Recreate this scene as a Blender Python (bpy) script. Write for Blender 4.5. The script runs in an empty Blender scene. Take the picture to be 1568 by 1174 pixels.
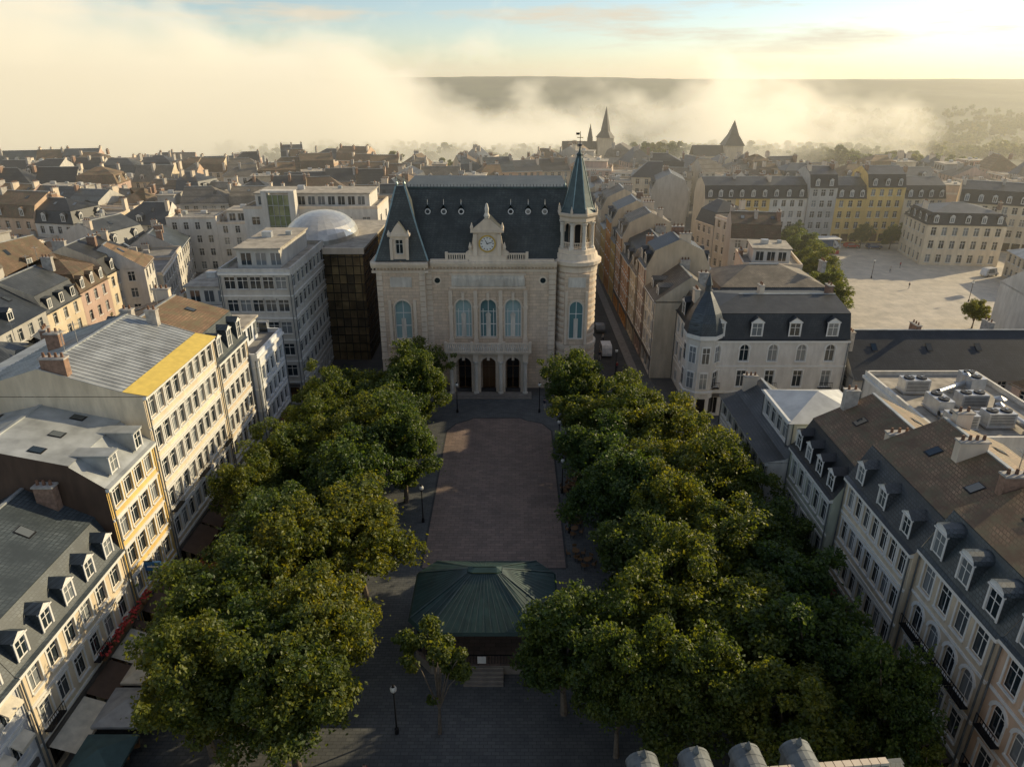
import bpy, math, random
import numpy as np
from mathutils import Vector, Matrix, noise as mnoise
random.seed(11)
scene=bpy.context.scene
rad=math.radians
# ------------------------------------------------------------ materials
M={}
def nm(name):
    m=bpy.data.materials.new(name); m.use_nodes=True
    nt=m.node_tree; b=nt.nodes['Principled BSDF']
    M[name]=m
    return m,nt,b
def N(nt,t,**k):
    n=nt.nodes.new(t)
    for a,v in k.items():
        if a.startswith('i_'): n.inputs[a[2:].replace('_',' ')].default_value=v
        else: setattr(n,a,v)
    return n
def mixc(nt,fac,a,b,mode='MIX'):
    n=nt.nodes.new('ShaderNodeMix'); n.data_type='RGBA'; n.blend_type=mode
    for idx,v in ((0,fac),(6,a),(7,b)):
        if hasattr(v,'links'): nt.links.new(v,n.inputs[idx])
        elif idx==0: n.inputs[0].default_value=v
        else: n.inputs[idx].default_value=(*v[:3],1)
    return n.outputs[2]
def ramp(nt,src,p0,p1,c0=(0,0,0),c1=(1,1,1)):
    r=nt.nodes.new('ShaderNodeValToRGB'); nt.links.new(src,r.inputs[0])
    r.color_ramp.elements[0].position=p0; r.color_ramp.elements[1].position=p1
    r.color_ramp.elements[0].color=(*c0,1); r.color_ramp.elements[1].color=(*c1,1)
    return r.outputs[0]
def mapping(nt,scale,coord='Object'):
    tc=nt.nodes.new('ShaderNodeTexCoord'); mp=nt.nodes.new('ShaderNodeMapping')
    mp.inputs['Scale'].default_value=scale
    nt.links.new(tc.outputs[coord],mp.inputs[0]); return mp.outputs[0]
def noise(nt,vec,scale,detail=4,rough=.55):
    n=nt.nodes.new('ShaderNodeTexNoise'); n.inputs['Scale'].default_value=scale
    n.inputs['Detail'].default_value=detail; n.inputs['Roughness'].default_value=rough
    nt.links.new(vec,n.inputs['Vector']); return n.outputs[0]
def mul(c,k): return tuple(min(1,x*k) for x in c)
def bump(nt,b,src,st,dist=.05):
    n=nt.nodes.new('ShaderNodeBump'); n.inputs['Strength'].default_value=st; n.inputs['Distance'].default_value=dist
    nt.links.new(src,n.inputs['Height']); nt.links.new(n.outputs[0],b.inputs['Normal'])
def wallm(name,c,rough=.88,blocks=False,dirt=.62):
    m,nt,b=nm(name)
    v=mapping(nt,(1,1,.25)); v2=mapping(nt,(1,1,1))
    n1=noise(nt,v,1.1,6,.62); n2=noise(nt,v2,.18,3)
    col=mixc(nt,ramp(nt,n1,.32,.66),mul(c,dirt+.12),mul(c,1.08))
    col=mixc(nt,ramp(nt,n2,.35,.7),mixc(nt,.5,col,tuple(x*dirt*y for x,y in zip(c,(1,.95,.88)))),col)
    if blocks:
        s=nt.nodes.new('ShaderNodeSeparateXYZ'); nt.links.new(v2,s.inputs[0])
        ad=N(nt,'ShaderNodeMath',operation='ADD'); nt.links.new(s.outputs[0],ad.inputs[0]); nt.links.new(s.outputs[1],ad.inputs[1])
        cb=nt.nodes.new('ShaderNodeCombineXYZ'); nt.links.new(ad.outputs[0],cb.inputs[0]); nt.links.new(s.outputs[2],cb.inputs[1])
        br=nt.nodes.new('ShaderNodeTexBrick'); nt.links.new(cb.outputs[0],br.inputs[0])
        br.inputs['Scale'].default_value=1; br.inputs['Brick Width'].default_value=1.1; br.inputs['Row Height'].default_value=.48
        br.inputs['Mortar Size'].default_value=.025
        br.inputs['Color1'].default_value=(.86,.85,.84,1); br.inputs['Color2'].default_value=(1.1,1.07,1.03,1); br.inputs['Mortar'].default_value=(.62,.59,.57,1)
        col=mixc(nt,.8,col,br.outputs[0],'MULTIPLY')
    nt.links.new(col,b.inputs['Base Color']); b.inputs['Roughness'].default_value=rough
    bump(nt,b,n1,.25,.03)
    return m
def roofm(name,c,c2,rough=.6,cw=.35,ch=.28,moss=None,bs=.5):
    m,nt,b=nm(name)
    v=mapping(nt,(1,1,1))
    s=nt.nodes.new('ShaderNodeSeparateXYZ'); nt.links.new(v,s.inputs[0])
    ad=N(nt,'ShaderNodeMath',operation='ADD'); nt.links.new(s.outputs[0],ad.inputs[0]); nt.links.new(s.outputs[1],ad.inputs[1])
    m2=N(nt,'ShaderNodeMath',operation='MULTIPLY_ADD'); nt.links.new(s.outputs[1],m2.inputs[0]); m2.inputs[1].default_value=.55; nt.links.new(s.outputs[2],m2.inputs[2])
    cb=nt.nodes.new('ShaderNodeCombineXYZ'); nt.links.new(ad.outputs[0],cb.inputs[0]); nt.links.new(m2.outputs[0],cb.inputs[1])
    br=nt.nodes.new('ShaderNodeTexBrick'); nt.links.new(cb.outputs[0],br.inputs[0])
    br.inputs['Scale'].default_value=1; br.inputs['Brick Width'].default_value=cw; br.inputs['Row Height'].default_value=ch
    br.inputs['Mortar Size'].default_value=.03
    br.inputs['Color1'].default_value=(*c,1); br.inputs['Color2'].default_value=(*c2,1); br.inputs['Mortar'].default_value=(*mul(c,.45),1)
    n2=noise(nt,v,.35,6,.7)
    col=mixc(nt,ramp(nt,n2,.38,.64),mul(c,.55),br.outputs[0])
    if moss:
        n3=noise(nt,v,.9,6,.7); col=mixc(nt,ramp(nt,n3,.46,.64),col,moss)
    oi=nt.nodes.new('ShaderNodeObjectInfo')
    rr=ramp(nt,oi.outputs['Random'],0,1,(.72,.74,.78),(1.35,1.25,1.1))
    col=mixc(nt,1,col,rr,'MULTIPLY')
    nt.links.new(col,b.inputs['Base Color']); b.inputs['Roughness'].default_value=rough
    bump(nt,b,br.outputs[1],-bs,.03)
def plain(name,c,rough=.6,metal=0,var=.25,sc=1.5,spec=None):
    m,nt,b=nm(name)
    v=mapping(nt,(1,1,1)); n=noise(nt,v,sc,4)
    nt.links.new(mixc(nt,ramp(nt,n,.3,.7),mul(c,1-var),mul(c,1+var*.4)),b.inputs['Base Color'])
    b.inputs['Roughness'].default_value=rough; b.inputs['Metallic'].default_value=metal
walls={'w_white':(.76,.73,.67),'w_cream':(.8,.68,.5),'w_peach':(.7,.5,.35),'w_green':(.56,.6,.48),'w_yellow':(.78,.55,.2),
 'w_orange':(.72,.34,.1),'w_grey':(.52,.51,.48),'w_bluewhite':(.72,.75,.79),'w_sand':(.68,.57,.42),'w_pink':(.6,.44,.37),'w_concrete':(.62,.6,.55),'w_rose':(.48,.29,.24)}
for k,c in walls.items(): wallm(k,c)
wallm('limestone',(.72,.585,.45),blocks=True,dirt=.7)
wallm('limestone_trim',(.76,.65,.52),dirt=.7)
wallm('relief',(.8,.75,.66),dirt=.5)
wallm('shingle_wall',(.12,.075,.05),dirt=.5)
wallm('plinth',(.28,.25,.22))
roofm('slate',(.065,.077,.09),(.1,.113,.128),.45)
roofm('slate_blue',(.065,.085,.1),(.105,.13,.15),.4)
roofm('slate_dark',(.035,.04,.046),(.06,.065,.07),.5)
roofm('tile_brown',(.21,.14,.09),(.32,.22,.145),.75,moss=(.13,.115,.07))
roofm('tile_red',(.24,.13,.085),(.31,.18,.11),.75)
roofm('tile_grey',(.21,.19,.16),(.3,.27,.225),.65)
plain('zinc',(.42,.44,.44),.45,.3,.35,.6)
plain('zinc_light',(.56,.56,.54),.45,.25,.25,.6)
plain('zinc_dark',(.15,.165,.17),.7,.1,.45,1.2)
plain('flat_roof',(.26,.25,.235),.9,0,.4,.5)
plain('gravel_roof',(.42,.38,.32),.95,0,.4,.8)
plain('white_paint',(.74,.73,.7),.5,0,.08)
plain('frame_white',(.74,.73,.69),.5,0,.1)
plain('yellow_board',(.75,.55,.12),.7,0,.15)
plain('copper_green',(.025,.06,.056),.55,.1,.4,.8)
plain('spire_lead',(.07,.1,.1),.5,.2,.3)
plain('iron',(.02,.02,.022),.5,.5,.1)
plain('gold',(.7,.5,.12),.35,.8,.1)
plain('chimney_brick',(.3,.19,.135),.9,0,.4,3)
plain('chimney_plaster',(.45,.42,.38),.9,0,.35,2)
plain('awn_red',(.2,.03,.025),.8); plain('awn_brown',(.12,.075,.05),.8); plain('awn_beige',(.66,.6,.48),.8)
plain('awn_teal',(.05,.1,.11),.8); plain('awn_grey',(.34,.35,.36),.8)
plain('steel',(.5,.5,.5),.35,.8,.15); plain('duct',(.55,.56,.57),.4,.5,.2)
plain('dark_interior',(.02,.018,.016),.9); plain('wood',(.2,.11,.05),.7)
plain('shop_sign',(.1,.09,.08),.6); plain('sign_blue',(.03,.14,.35),.5); plain('flower_red',(.55,.06,.05),.8,0,.6,6)
plain('chrome_dome',(.62,.6,.55),.3,.7,.15)
plain('rubber',(.02,.02,.02),.8); plain('car_white',(.7,.7,.7),.3); plain('car_blue',(.03,.08,.2),.25); plain('car_grey',(.15,.16,.17),.25); plain('car_red',(.4,.03,.03),.25)
plain('skin',(.5,.32,.24),.6); plain('cloth_dark',(.03,.035,.06),.9); plain('cloth_light',(.5,.48,.45),.9); plain('cloth_red',(.35,.05,.05),.9); plain('hair',(.05,.03,.02),.8)
plain('asphalt',(.055,.057,.06),.85,0,.35,.7)
plain('kerb_stone',(.24,.23,.22),.85)
plain('lamp_glass',(.8,.8,.76),.3)
plain('gold_glass',(.22,.16,.085),.2,.3,.6,.5); plain('gold_glass_pale',(.3,.22,.11),.2,.3,.6,.5); plain('bronze_glass',(.13,.1,.06),.15,.3,.5,.5)
plain('green_glass',(.2,.24,.12),.25,.1,.5,.8); plain('green_glass_pale',(.34,.36,.2),.25,.1,.4,.8)
def glass(name,dark,light,thr):
    m,nt,b=nm(name)
    g=nt.nodes.new('ShaderNodeNewGeometry')
    nt.links.new(mixc(nt,ramp(nt,g.outputs['Random Per Island'],thr,thr+.25),dark,light),b.inputs['Base Color'])
    b.inputs['Roughness'].default_value=.08; b.inputs['IOR'].default_value=1.6
glass('glass',(.02,.03,.038),(.2,.22,.23),.5)
glass('glass_teal',(.12,.22,.23),(.35,.48,.48),.4)  # teal sky reflection of the palace windows is put into the base colour
glass('shop_glass',(.015,.012,.01),(.14,.08,.04),.6)
def paving(name,c1,c2,mort,w,h):
    m,nt,b=nm(name); v=mapping(nt,(1,1,1))
    br=nt.nodes.new('ShaderNodeTexBrick'); nt.links.new(v,br.inputs[0]); br.inputs['Scale'].default_value=1
    br.inputs['Brick Width'].default_value=w; br.inputs['Row Height'].default_value=h; br.inputs['Mortar Size'].default_value=.02
    br.inputs['Color1'].default_value=(*c1,1); br.inputs['Color2'].default_value=(*c2,1); br.inputs['Mortar'].default_value=(*mort,1)
    n=noise(nt,v,.35,6,.7); col=mixc(nt,ramp(nt,n,.35,.7),mixc(nt,1,br.outputs[0],(.66,.68,.7),'MULTIPLY'),br.outputs[0])
    nt.links.new(col,b.inputs['Base Color']); b.inputs['Roughness'].default_value=.7
paving('square_paving',(.22,.165,.14),(.3,.22,.185),(.12,.09,.08),.9,.45)
paving('street_paving',(.1,.105,.11),(.14,.145,.145),(.06,.065,.065),.6,.3)
paving('light_paving',(.6,.53,.43),(.68,.6,.49),(.44,.38,.3),2.5,2.5)
m,nt,b=nm('ground_mat'); v=mapping(nt,(1,1,1))
s=nt.nodes.new('ShaderNodeSeparateXYZ'); nt.links.new(v,s.inputs[0])
mr=N(nt,'ShaderNodeMapRange'); nt.links.new(s.outputs[1],mr.inputs[0]); mr.inputs[1].default_value=370; mr.inputs[2].default_value=430
near=mixc(nt,ramp(nt,noise(nt,v,.3,5),.3,.7),(.06,.06,.06),(.11,.105,.1))
far=mixc(nt,ramp(nt,noise(nt,v,.012,8,.7),.42,.58),(.012,.028,.01),(.05,.07,.022))
nt.links.new(mixc(nt,mr.outputs[0],near,far),b.inputs['Base Color']); b.inputs['Roughness'].default_value=.9
def leafm(name,c1,c2,tr):
    m=bpy.data.materials.new(name); m.use_nodes=True; M[name]=m; nt=m.node_tree; nt.nodes.clear()
    out=nt.nodes.new('ShaderNodeOutputMaterial'); g=nt.nodes.new('ShaderNodeNewGeometry')
    v=mapping(nt,(1,1,1)); n=noise(nt,v,.55,3)
    oi=nt.nodes.new('ShaderNodeObjectInfo')
    c=mixc(nt,g.outputs['Random Per Island'],c1,c2)
    c=mixc(nt,ramp(nt,n,.35,.65),mixc(nt,1,c,(.5,.66,.8),'MULTIPLY'),c)
    c=mixc(nt,1,c,ramp(nt,oi.outputs['Random'],0,1,(.62,.8,.95),(1.3,1.12,.85)),'MULTIPLY')
    d=nt.nodes.new('ShaderNodeBsdfPrincipled'); d.inputs['Roughness'].default_value=.5; nt.links.new(c,d.inputs['Base Color'])
    t=nt.nodes.new('ShaderNodeBsdfTranslucent'); nt.links.new(mixc(nt,1,c,tr,'MULTIPLY'),t.inputs[0])
    mx=nt.nodes.new('ShaderNodeMixShader'); mx.inputs[0].default_value=.42
    nt.links.new(d.outputs[0],mx.inputs[1]); nt.links.new(t.outputs[0],mx.inputs[2]); nt.links.new(mx.outputs[0],out.inputs[0])
leafm('leaf',(.05,.078,.014),(.15,.175,.03),(3.2,2.6,1.0))
plain('bark',(.16,.13,.1),.9,0,.4,3)
# ------------------------------------------------------------ builder
class Bld:
    def __init__(s,name,loc=(0,0,0),rot=0.0,split=True):
        s.name=name; s.loc=loc; s.rot=rot; s.split=split; s.parts={}
    def poly(s,part,mat,pts):
        if not s.split: part='all'
        p=s.parts.get(part)
        if p is None: p=s.parts[part]=dict(v=[],f=[],m=[],mats=[])
        if mat not in p['mats']: p['mats'].append(mat)
        i=len(p['v']); p['v'].extend(pts); p['f'].append(tuple(range(i,i+len(pts)))); p['m'].append(p['mats'].index(mat))
    def box(s,part,mat,x0,x1,y0,y1,z0,z1):
        P=s.poly
        P(part,mat,[(x0,y0,z0),(x1,y0,z0),(x1,y0,z1),(x0,y0,z1)]); P(part,mat,[(x1,y1,z0),(x0,y1,z0),(x0,y1,z1),(x1,y1,z1)])
        P(part,mat,[(x0,y1,z0),(x0,y0,z0),(x0,y0,z1),(x0,y1,z1)]); P(part,mat,[(x1,y0,z0),(x1,y1,z0),(x1,y1,z1),(x1,y0,z1)])
        P(part,mat,[(x0,y0,z1),(x1,y0,z1),(x1,y1,z1),(x0,y1,z1)]); P(part,mat,[(x0,y1,z0),(x1,y1,z0),(x1,y0,z0),(x0,y0,z0)])
    def lathe(s,part,mat,cx,cy,prof,n=12,ph=0.0,cap=True,sx=1,sy=1):
        for (r0,z0),(r1,z1) in zip(prof,prof[1:]):
            for i in range(n):
                a=ph+2*math.pi*i/n; c=ph+2*math.pi*(i+1)/n
                pts=[(cx+sx*r0*math.cos(a),cy+sy*r0*math.sin(a),z0),(cx+sx*r0*math.cos(c),cy+sy*r0*math.sin(c),z0)]
                if r1>1e-4: pts+=[(cx+sx*r1*math.cos(c),cy+sy*r1*math.sin(c),z1),(cx+sx*r1*math.cos(a),cy+sy*r1*math.sin(a),z1)]
                else: pts+=[(cx,cy,z1)]
                if r0<1e-4: pts=[(cx,cy,z0)]+pts[2:]
                s.poly(part,mat,pts)
        if cap and prof[-1][0]>1e-3:
            r,z=prof[-1]; s.poly(part,mat,[(cx+sx*r*math.cos(ph+2*math.pi*i/n),cy+sy*r*math.sin(ph+2*math.pi*i/n),z) for i in range(n)])
    def finish(s):
        col=scene.collection
        M4=Matrix.Translation(s.loc)@Matrix.Rotation(s.rot,4,'Z')
        root=None
        if s.split:
            root=bpy.data.objects.new(s.name,None); col.objects.link(root); root.matrix_world=M4; root.empty_display_size=.5
        for k,p in s.parts.items():
            nmx=s.name if not s.split else k
            me=bpy.data.meshes.new(nmx); me.from_pydata(p['v'],[],p['f'])
            for mt in p['mats']: me.materials.append(M[mt])
            me.polygons.foreach_set('material_index',p['m']); me.update()
            ob=bpy.data.objects.new(nmx,me); col.objects.link(ob)
            if s.split: ob.parent=root
            else: ob.matrix_world=M4; root=ob
        return root
class Fr:
    def __init__(s,B,O,U,Nn): s.B=B; s.O=O; s.U=U; s.N=Nn
    def p(s,u,n,z):
        O,U,Q=s.O,s.U,s.N; return (O[0]+U[0]*u+Q[0]*n,O[1]+U[1]*u+Q[1]*n,O[2]+z)
    def q(s,part,mat,*c): s.B.poly(part,mat,[s.p(*k) for k in c])
    def rect(s,part,mat,u0,u1,z0,z1,n=0):
        if u1-u0>1e-4 and z1-z0>1e-4: s.q(part,mat,(u0,n,z0),(u1,n,z0),(u1,n,z1),(u0,n,z1))
    def box(s,part,mat,u0,u1,n0,n1,z0,z1):
        q=s.q
        q(part,mat,(u0,n1,z0),(u1,n1,z0),(u1,n1,z1),(u0,n1,z1)); q(part,mat,(u0,n0,z0),(u0,n1,z0),(u0,n1,z1),(u0,n0,z1))
        q(part,mat,(u1,n1,z0),(u1,n0,z0),(u1,n0,z1),(u1,n1,z1)); q(part,mat,(u0,n1,z1),(u1,n1,z1),(u1,n0,z1),(u0,n0,z1))
        q(part,mat,(u0,n0,z0),(u1,n0,z0),(u1,n1,z0),(u0,n1,z0))
def cell(F,u0,u1,z0,z1,ww,sill,wh,wall,arch=False,lod=0,trim='frame_white',gl='glass',depth=.2,c=None,frame='frame_white',shut=None,balc=False,awn=None,void=False):
    c=(u0+u1)/2 if c is None else c
    a,b=c-ww/2,c+ww/2; zb=z0+sill; zt=zb+wh; zs=zt-ww/2 if arch else zt; d=-depth
    F.rect('walls',wall,u0,a,z0,z1); F.rect('walls',wall,b,u1,z0,z1); F.rect('walls',wall,a,b,z0,zb)
    K=10; arc=[(c-ww/2*math.cos(math.pi*j/K),zs+ww/2*math.sin(math.pi*j/K)) for j in range(K+1)] if arch else [(a,zt),(b,zt)]
    for (ua,za),(ub,zc) in zip(arc,arc[1:]):
        F.q('walls',wall,(ua,0,za),(ub,0,zc),(ub,0,z1),(ua,0,z1))
        F.q('walls',wall,(ua,0,za),(ub,0,zc),(ub,d,zc),(ua,d,za))
    F.q('walls',wall,(a,0,zb),(a,d,zb),(a,d,zs),(a,0,zs)); F.q('walls',wall,(b,0,zb),(b,d,zb),(b,d,zs),(b,0,zs))
    if zb-z0>1e-3 or not void: F.q('walls',wall,(a,0,zb),(b,0,zb),(b,d,zb),(a,d,zb))
    if not void:
        F.B.poly('windows',gl,[F.p(a,d,zb),F.p(b,d,zb)]+[F.p(u,d,z) for u,z in reversed(arc)])
        fw=.075 if ww<2 else .1; n=d+.04
        F.rect('window_frames',frame,c-fw/2,c+fw/2,zb,zt-(.02 if arch else 0),n)
        F.rect('window_frames',frame,a,b,zb+wh*.66,zb+wh*.66+fw,n+.01)
        if lod==0:
            F.rect('window_frames',frame,a,a+fw,zb,zs,n+.02); F.rect('window_frames',frame,b-fw,b,zb,zs,n+.02)
            F.rect('window_frames',frame,a,b,zb,zb+fw,n+.03)
            if arch:
                for (ua,za),(ub,zc) in zip(arc,arc[1:]):
                    k=1-2*fw/ww
                    F.q('window_frames',frame,(ua,n+.02,za),(ub,n+.02,zc),(c+(ub-c)*k,n+.02,zs+(zc-zs)*k),(c+(ua-c)*k,n+.02,zs+(za-zs)*k))
            else: F.rect('window_frames',frame,a,b,zt-fw,zt,n+.03)
    if trim:
        F.box('trim',trim,a-.14,b+.14,.002,.14,zb-.12,zb-.001)
        if lod==0:
            F.box('trim',trim,a-.15,a-.004,.002,.05,zb,zs); F.box('trim',trim,b+.004,b+.15,.002,.05,zb,zs)
            if not arch: F.box('trim',trim,a-.18,b+.18,.002,.09,zt+.004,zt+.2)
            else:
                for (ua,za),(ub,zc) in zip(arc,arc[1:]):
                    k=1+.5/ww
                    o=[(c+(ub-c)*k,zs+(zc-zs)*k),(c+(ua-c)*k,zs+(za-zs)*k)]
                    F.q('trim',trim,(ua,.08,za),(ub,.08,zc),(o[0][0],.08,o[0][1]),(o[1][0],.08,o[1][1]))
                    F.q('trim',trim,(o[1][0],.08,o[1][1]),(o[0][0],.08,o[0][1]),(o[0][0],0,o[0][1]),(o[1][0],0,o[1][1]))
    if shut:
        F.box('shutters',shut,a-.16-ww*.48,a-.17,.002,.06,zb,zt); F.box('shutters',shut,b+.17,b+.16+ww*.48,.002,.06,zb,zt)
    if balc:
        F.box('balconies','iron',a-.3,b+.3,.1,.6,zb-.14,zb-.05)
        F.box('balconies','iron',a-.3,b+.3,.56,.6,zb+.8,zb+.86)
        for j in range(9):
            u=a-.3+(ww+.6)*j/8; F.box('balconies','iron',u-.015,u+.015,.56,.59,zb-.05,zb+.8)
    if awn:
        F.q('awnings',awn,(a-.1,.03,zt+.1),(b+.1,.03,zt+.1),(b+.1,.75,zt-.35),(a-.1,.75,zt-.35))
        F.q('awnings',awn,(a-.1,.75,zt-.35),(b+.1,.75,zt-.35),(b+.1,.75,zt-.6),(a-.1,.75,zt-.6))
        F.q('awnings',awn,(a-.1,.03,zt+.1),(a-.1,.75,zt-.35),(a-.1,.75,zt-.6)); F.q('awnings',awn,(b+.1,.03,zt+.1),(b+.1,.75,zt-.35),(b+.1,.75,zt-.6))
def facade(F,L,fl,ncol,wall,lod=0,margin=.5,trim='frame_white',course=True):
    z=0
    for i,f in enumerate(fl):
        h=f['h']; n=f.get('n',ncol); k=f.get('k','win'); wl=f.get('wall',wall)
        if n==0 or k=='blank': F.rect('walls',wl,0,L,z,z+h); z+=h; continue
        F.rect('walls',wl,0,margin,z,z+h); F.rect('walls',wl,L-margin,L,z,z+h)
        cw=(L-2*margin)/n
        for c in range(n):
            u0=margin+c*cw; u1=u0+cw
            if k=='shop':
                cell(F,u0,u1,z,z+h,cw*.82,.35,h-1.25,wl,lod=lod,trim=None,gl='shop_glass',depth=.35,frame='iron')
            else:
                cell(F,u0,u1,z,z+h,min(f.get('ww',1.1),cw*.86),f.get('sill',.75),f.get('wh',1.8),wl,arch=f.get('arch',False),lod=lod,trim=f.get('trim',trim),gl=f.get('gl','glass'),shut=f.get('shut'),balc=(f.get('balc',0) and c%f.get('balc',1)==0),awn=f.get('awn') if (not f.get('awnr') or random.random()<f['awnr']) else None)
        if lod==0 and k=='shop':
            F.box('shop_front','shop_sign',margin,L-margin,.003,.16,z+h-.78,z+h-.3)
            if f.get('awn'):
                u=margin
                while u<L-1:
                    u2=min(L-margin,u+random.uniform(3,4.5)); a=f['awn'] if isinstance(f['awn'],str) else random.choice(f['awn'])
                    F.q('awnings',a,(u,.17,z+h-.6),(u2,.17,z+h-.6),(u2,2.0,z+h-1.35),(u,2.0,z+h-1.35))
                    F.q('awnings',a,(u,2.0,z+h-1.35),(u2,2.0,z+h-1.35),(u2,2.0,z+h-1.6),(u,2.0,z+h-1.6))
                    u=u2+.25
        z+=h
        if course and lod==0 and i<len(fl)-1: F.box('trim',trim or wl,0,L,.002,.1,z-.12,z+.08)
    if course and lod==0:
        for u in (.18,L-.25): F.box('rain_pipes','zinc_dark',u,u+.09,.105,.2,.2,z-.3)
def rings(B,x0,x1,y0,y1,rs,sl,sr,wallmat,sf=1,sb=1):
    R=[]
    for ins,z,mt in rs:
        R.append((x0+sl*ins,x1-sr*ins,y0+sf*ins,y1-sb*ins,z,mt))
    for a,b in zip(R,R[1:]):
        mt=a[5]
        B.poly('roof',mt,[(a[0],a[2],a[4]),(a[1],a[2],a[4]),(b[1],b[2],b[4]),(b[0],b[2],b[4])])
        B.poly('roof',mt,[(a[1],a[3],a[4]),(a[0],a[3],a[4]),(b[0],b[3],b[4]),(b[1],b[3],b[4])])
        B.poly('roof' if sl else 'walls',mt if sl else wallmat,[(a[0],a[3],a[4]),(a[0],a[2],a[4]),(b[0],b[2],b[4]),(b[0],b[3],b[4])])
        B.poly('roof' if sr else 'walls',mt if sr else wallmat,[(a[1],a[2],a[4]),(a[1],a[3],a[4]),(b[1],b[3],b[4]),(b[1],b[2],b[4])])
    a=R[-1]
    if a[3]-a[2]>.05 and a[1]-a[0]>.05: B.poly('roof',a[5],[(a[0],a[2],a[4]),(a[1],a[2],a[4]),(a[1],a[3],a[4]),(a[0],a[3],a[4])])
    elif a[1]-a[0]>.3:
        B.box('roof','zinc',a[0],a[1],(a[2]+a[3])/2-.14,(a[2]+a[3])/2+.14,a[4]-.05,a[4]+.07)
def dormer(F,c,zb,w,h,n0,dep,style='gable',cheek='slate',rm='slate',white='white_paint',lod=0):
    a,b=c-w/2,c+w/2; zt=zb+h; n1=n0-dep
    F.q('dormers',cheek,(a,n0,zb),(a,n1,zb),(a,n1,zt),(a,n0,zt)); F.q('dormers',cheek,(b,n0,zb),(b,n1,zb),(b,n1,zt),(b,n0,zt))
    F.rect('dormers',white,a,b,zb,zt,n0)
    F.rect('windows','glass',a+.17,b-.17,zb+.15,zt-.15,n0+.02)
    F.rect('window_frames','frame_white',c-.04,c+.04,zb+.15,zt-.15,n0+.04)
    if lod==0:
        F.rect('window_frames','frame_white',a+.17,b-.17,zb+h*.62,zb+h*.62+.07,n0+.05)
        F.box('dormers',white,a-.05,a+.1,n0+.03,n0+.09,zb,zt); F.box('dormers',white,b-.1,b+.05,n0+.03,n0+.09,zb,zt)
        F.box('dormers',white,a-.14,b+.14,n0+.03,n0+.18,zt-.02,zt+.1)
    o=.14
    if style=='gable':
        zr=zt+w*.42+.1; z2=zt+.1
        F.q('dormers',rm,(a-o,n0+.2,z2),(c,n0+.2,zr),(c,n1,zr),(a-o,n1,z2)); F.q('dormers',rm,(b+o,n0+.2,z2),(c,n0+.2,zr),(c,n1,zr),(b+o,n1,z2))
        F.q('dormers',white,(a-o,n0+.1,z2),(b+o,n0+.1,z2),(c,n0+.1,zr-.06))
    elif style=='arch':
        K=6; pr=[(c-(w/2+o)*math.cos(math.pi*j/K),zt+.1+w*.42*math.sin(math.pi*j/K)) for j in range(K+1)]
        for (ua,za),(ub,zc) in zip(pr,pr[1:]): F.q('dormers',rm,(ua,n0+.22,za),(ub,n0+.22,zc),(ub,n1,zc),(ua,n1,za))
        F.B.poly('dormers',white,[F.p(u,n0+.1,z) for u,z in pr])
    else:
        F.box('dormers',rm,a-o,b+o,n1,n0+.25,zt+.1,zt+.22)
def chimney(B,x,y,z0,z1,w=.8,d=1.4,mat='chimney_brick'):
    B.box('chimneys',mat,x-w/2,x+w/2,y-d/2,y+d/2,z0,z1); B.box('chimneys','chimney_plaster',x-w/2-.08,x+w/2+.08,y-d/2-.08,y+d/2+.08,z1+.002,z1+.14)
    k=max(1,int(d/.5))
    for i in range(k):
        yy=y-d/2+d*(i+.5)/k; B.lathe('chimneys','tile_red',x,yy,[(.13,z1+.14),(.1,z1+.55)],6)
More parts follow.
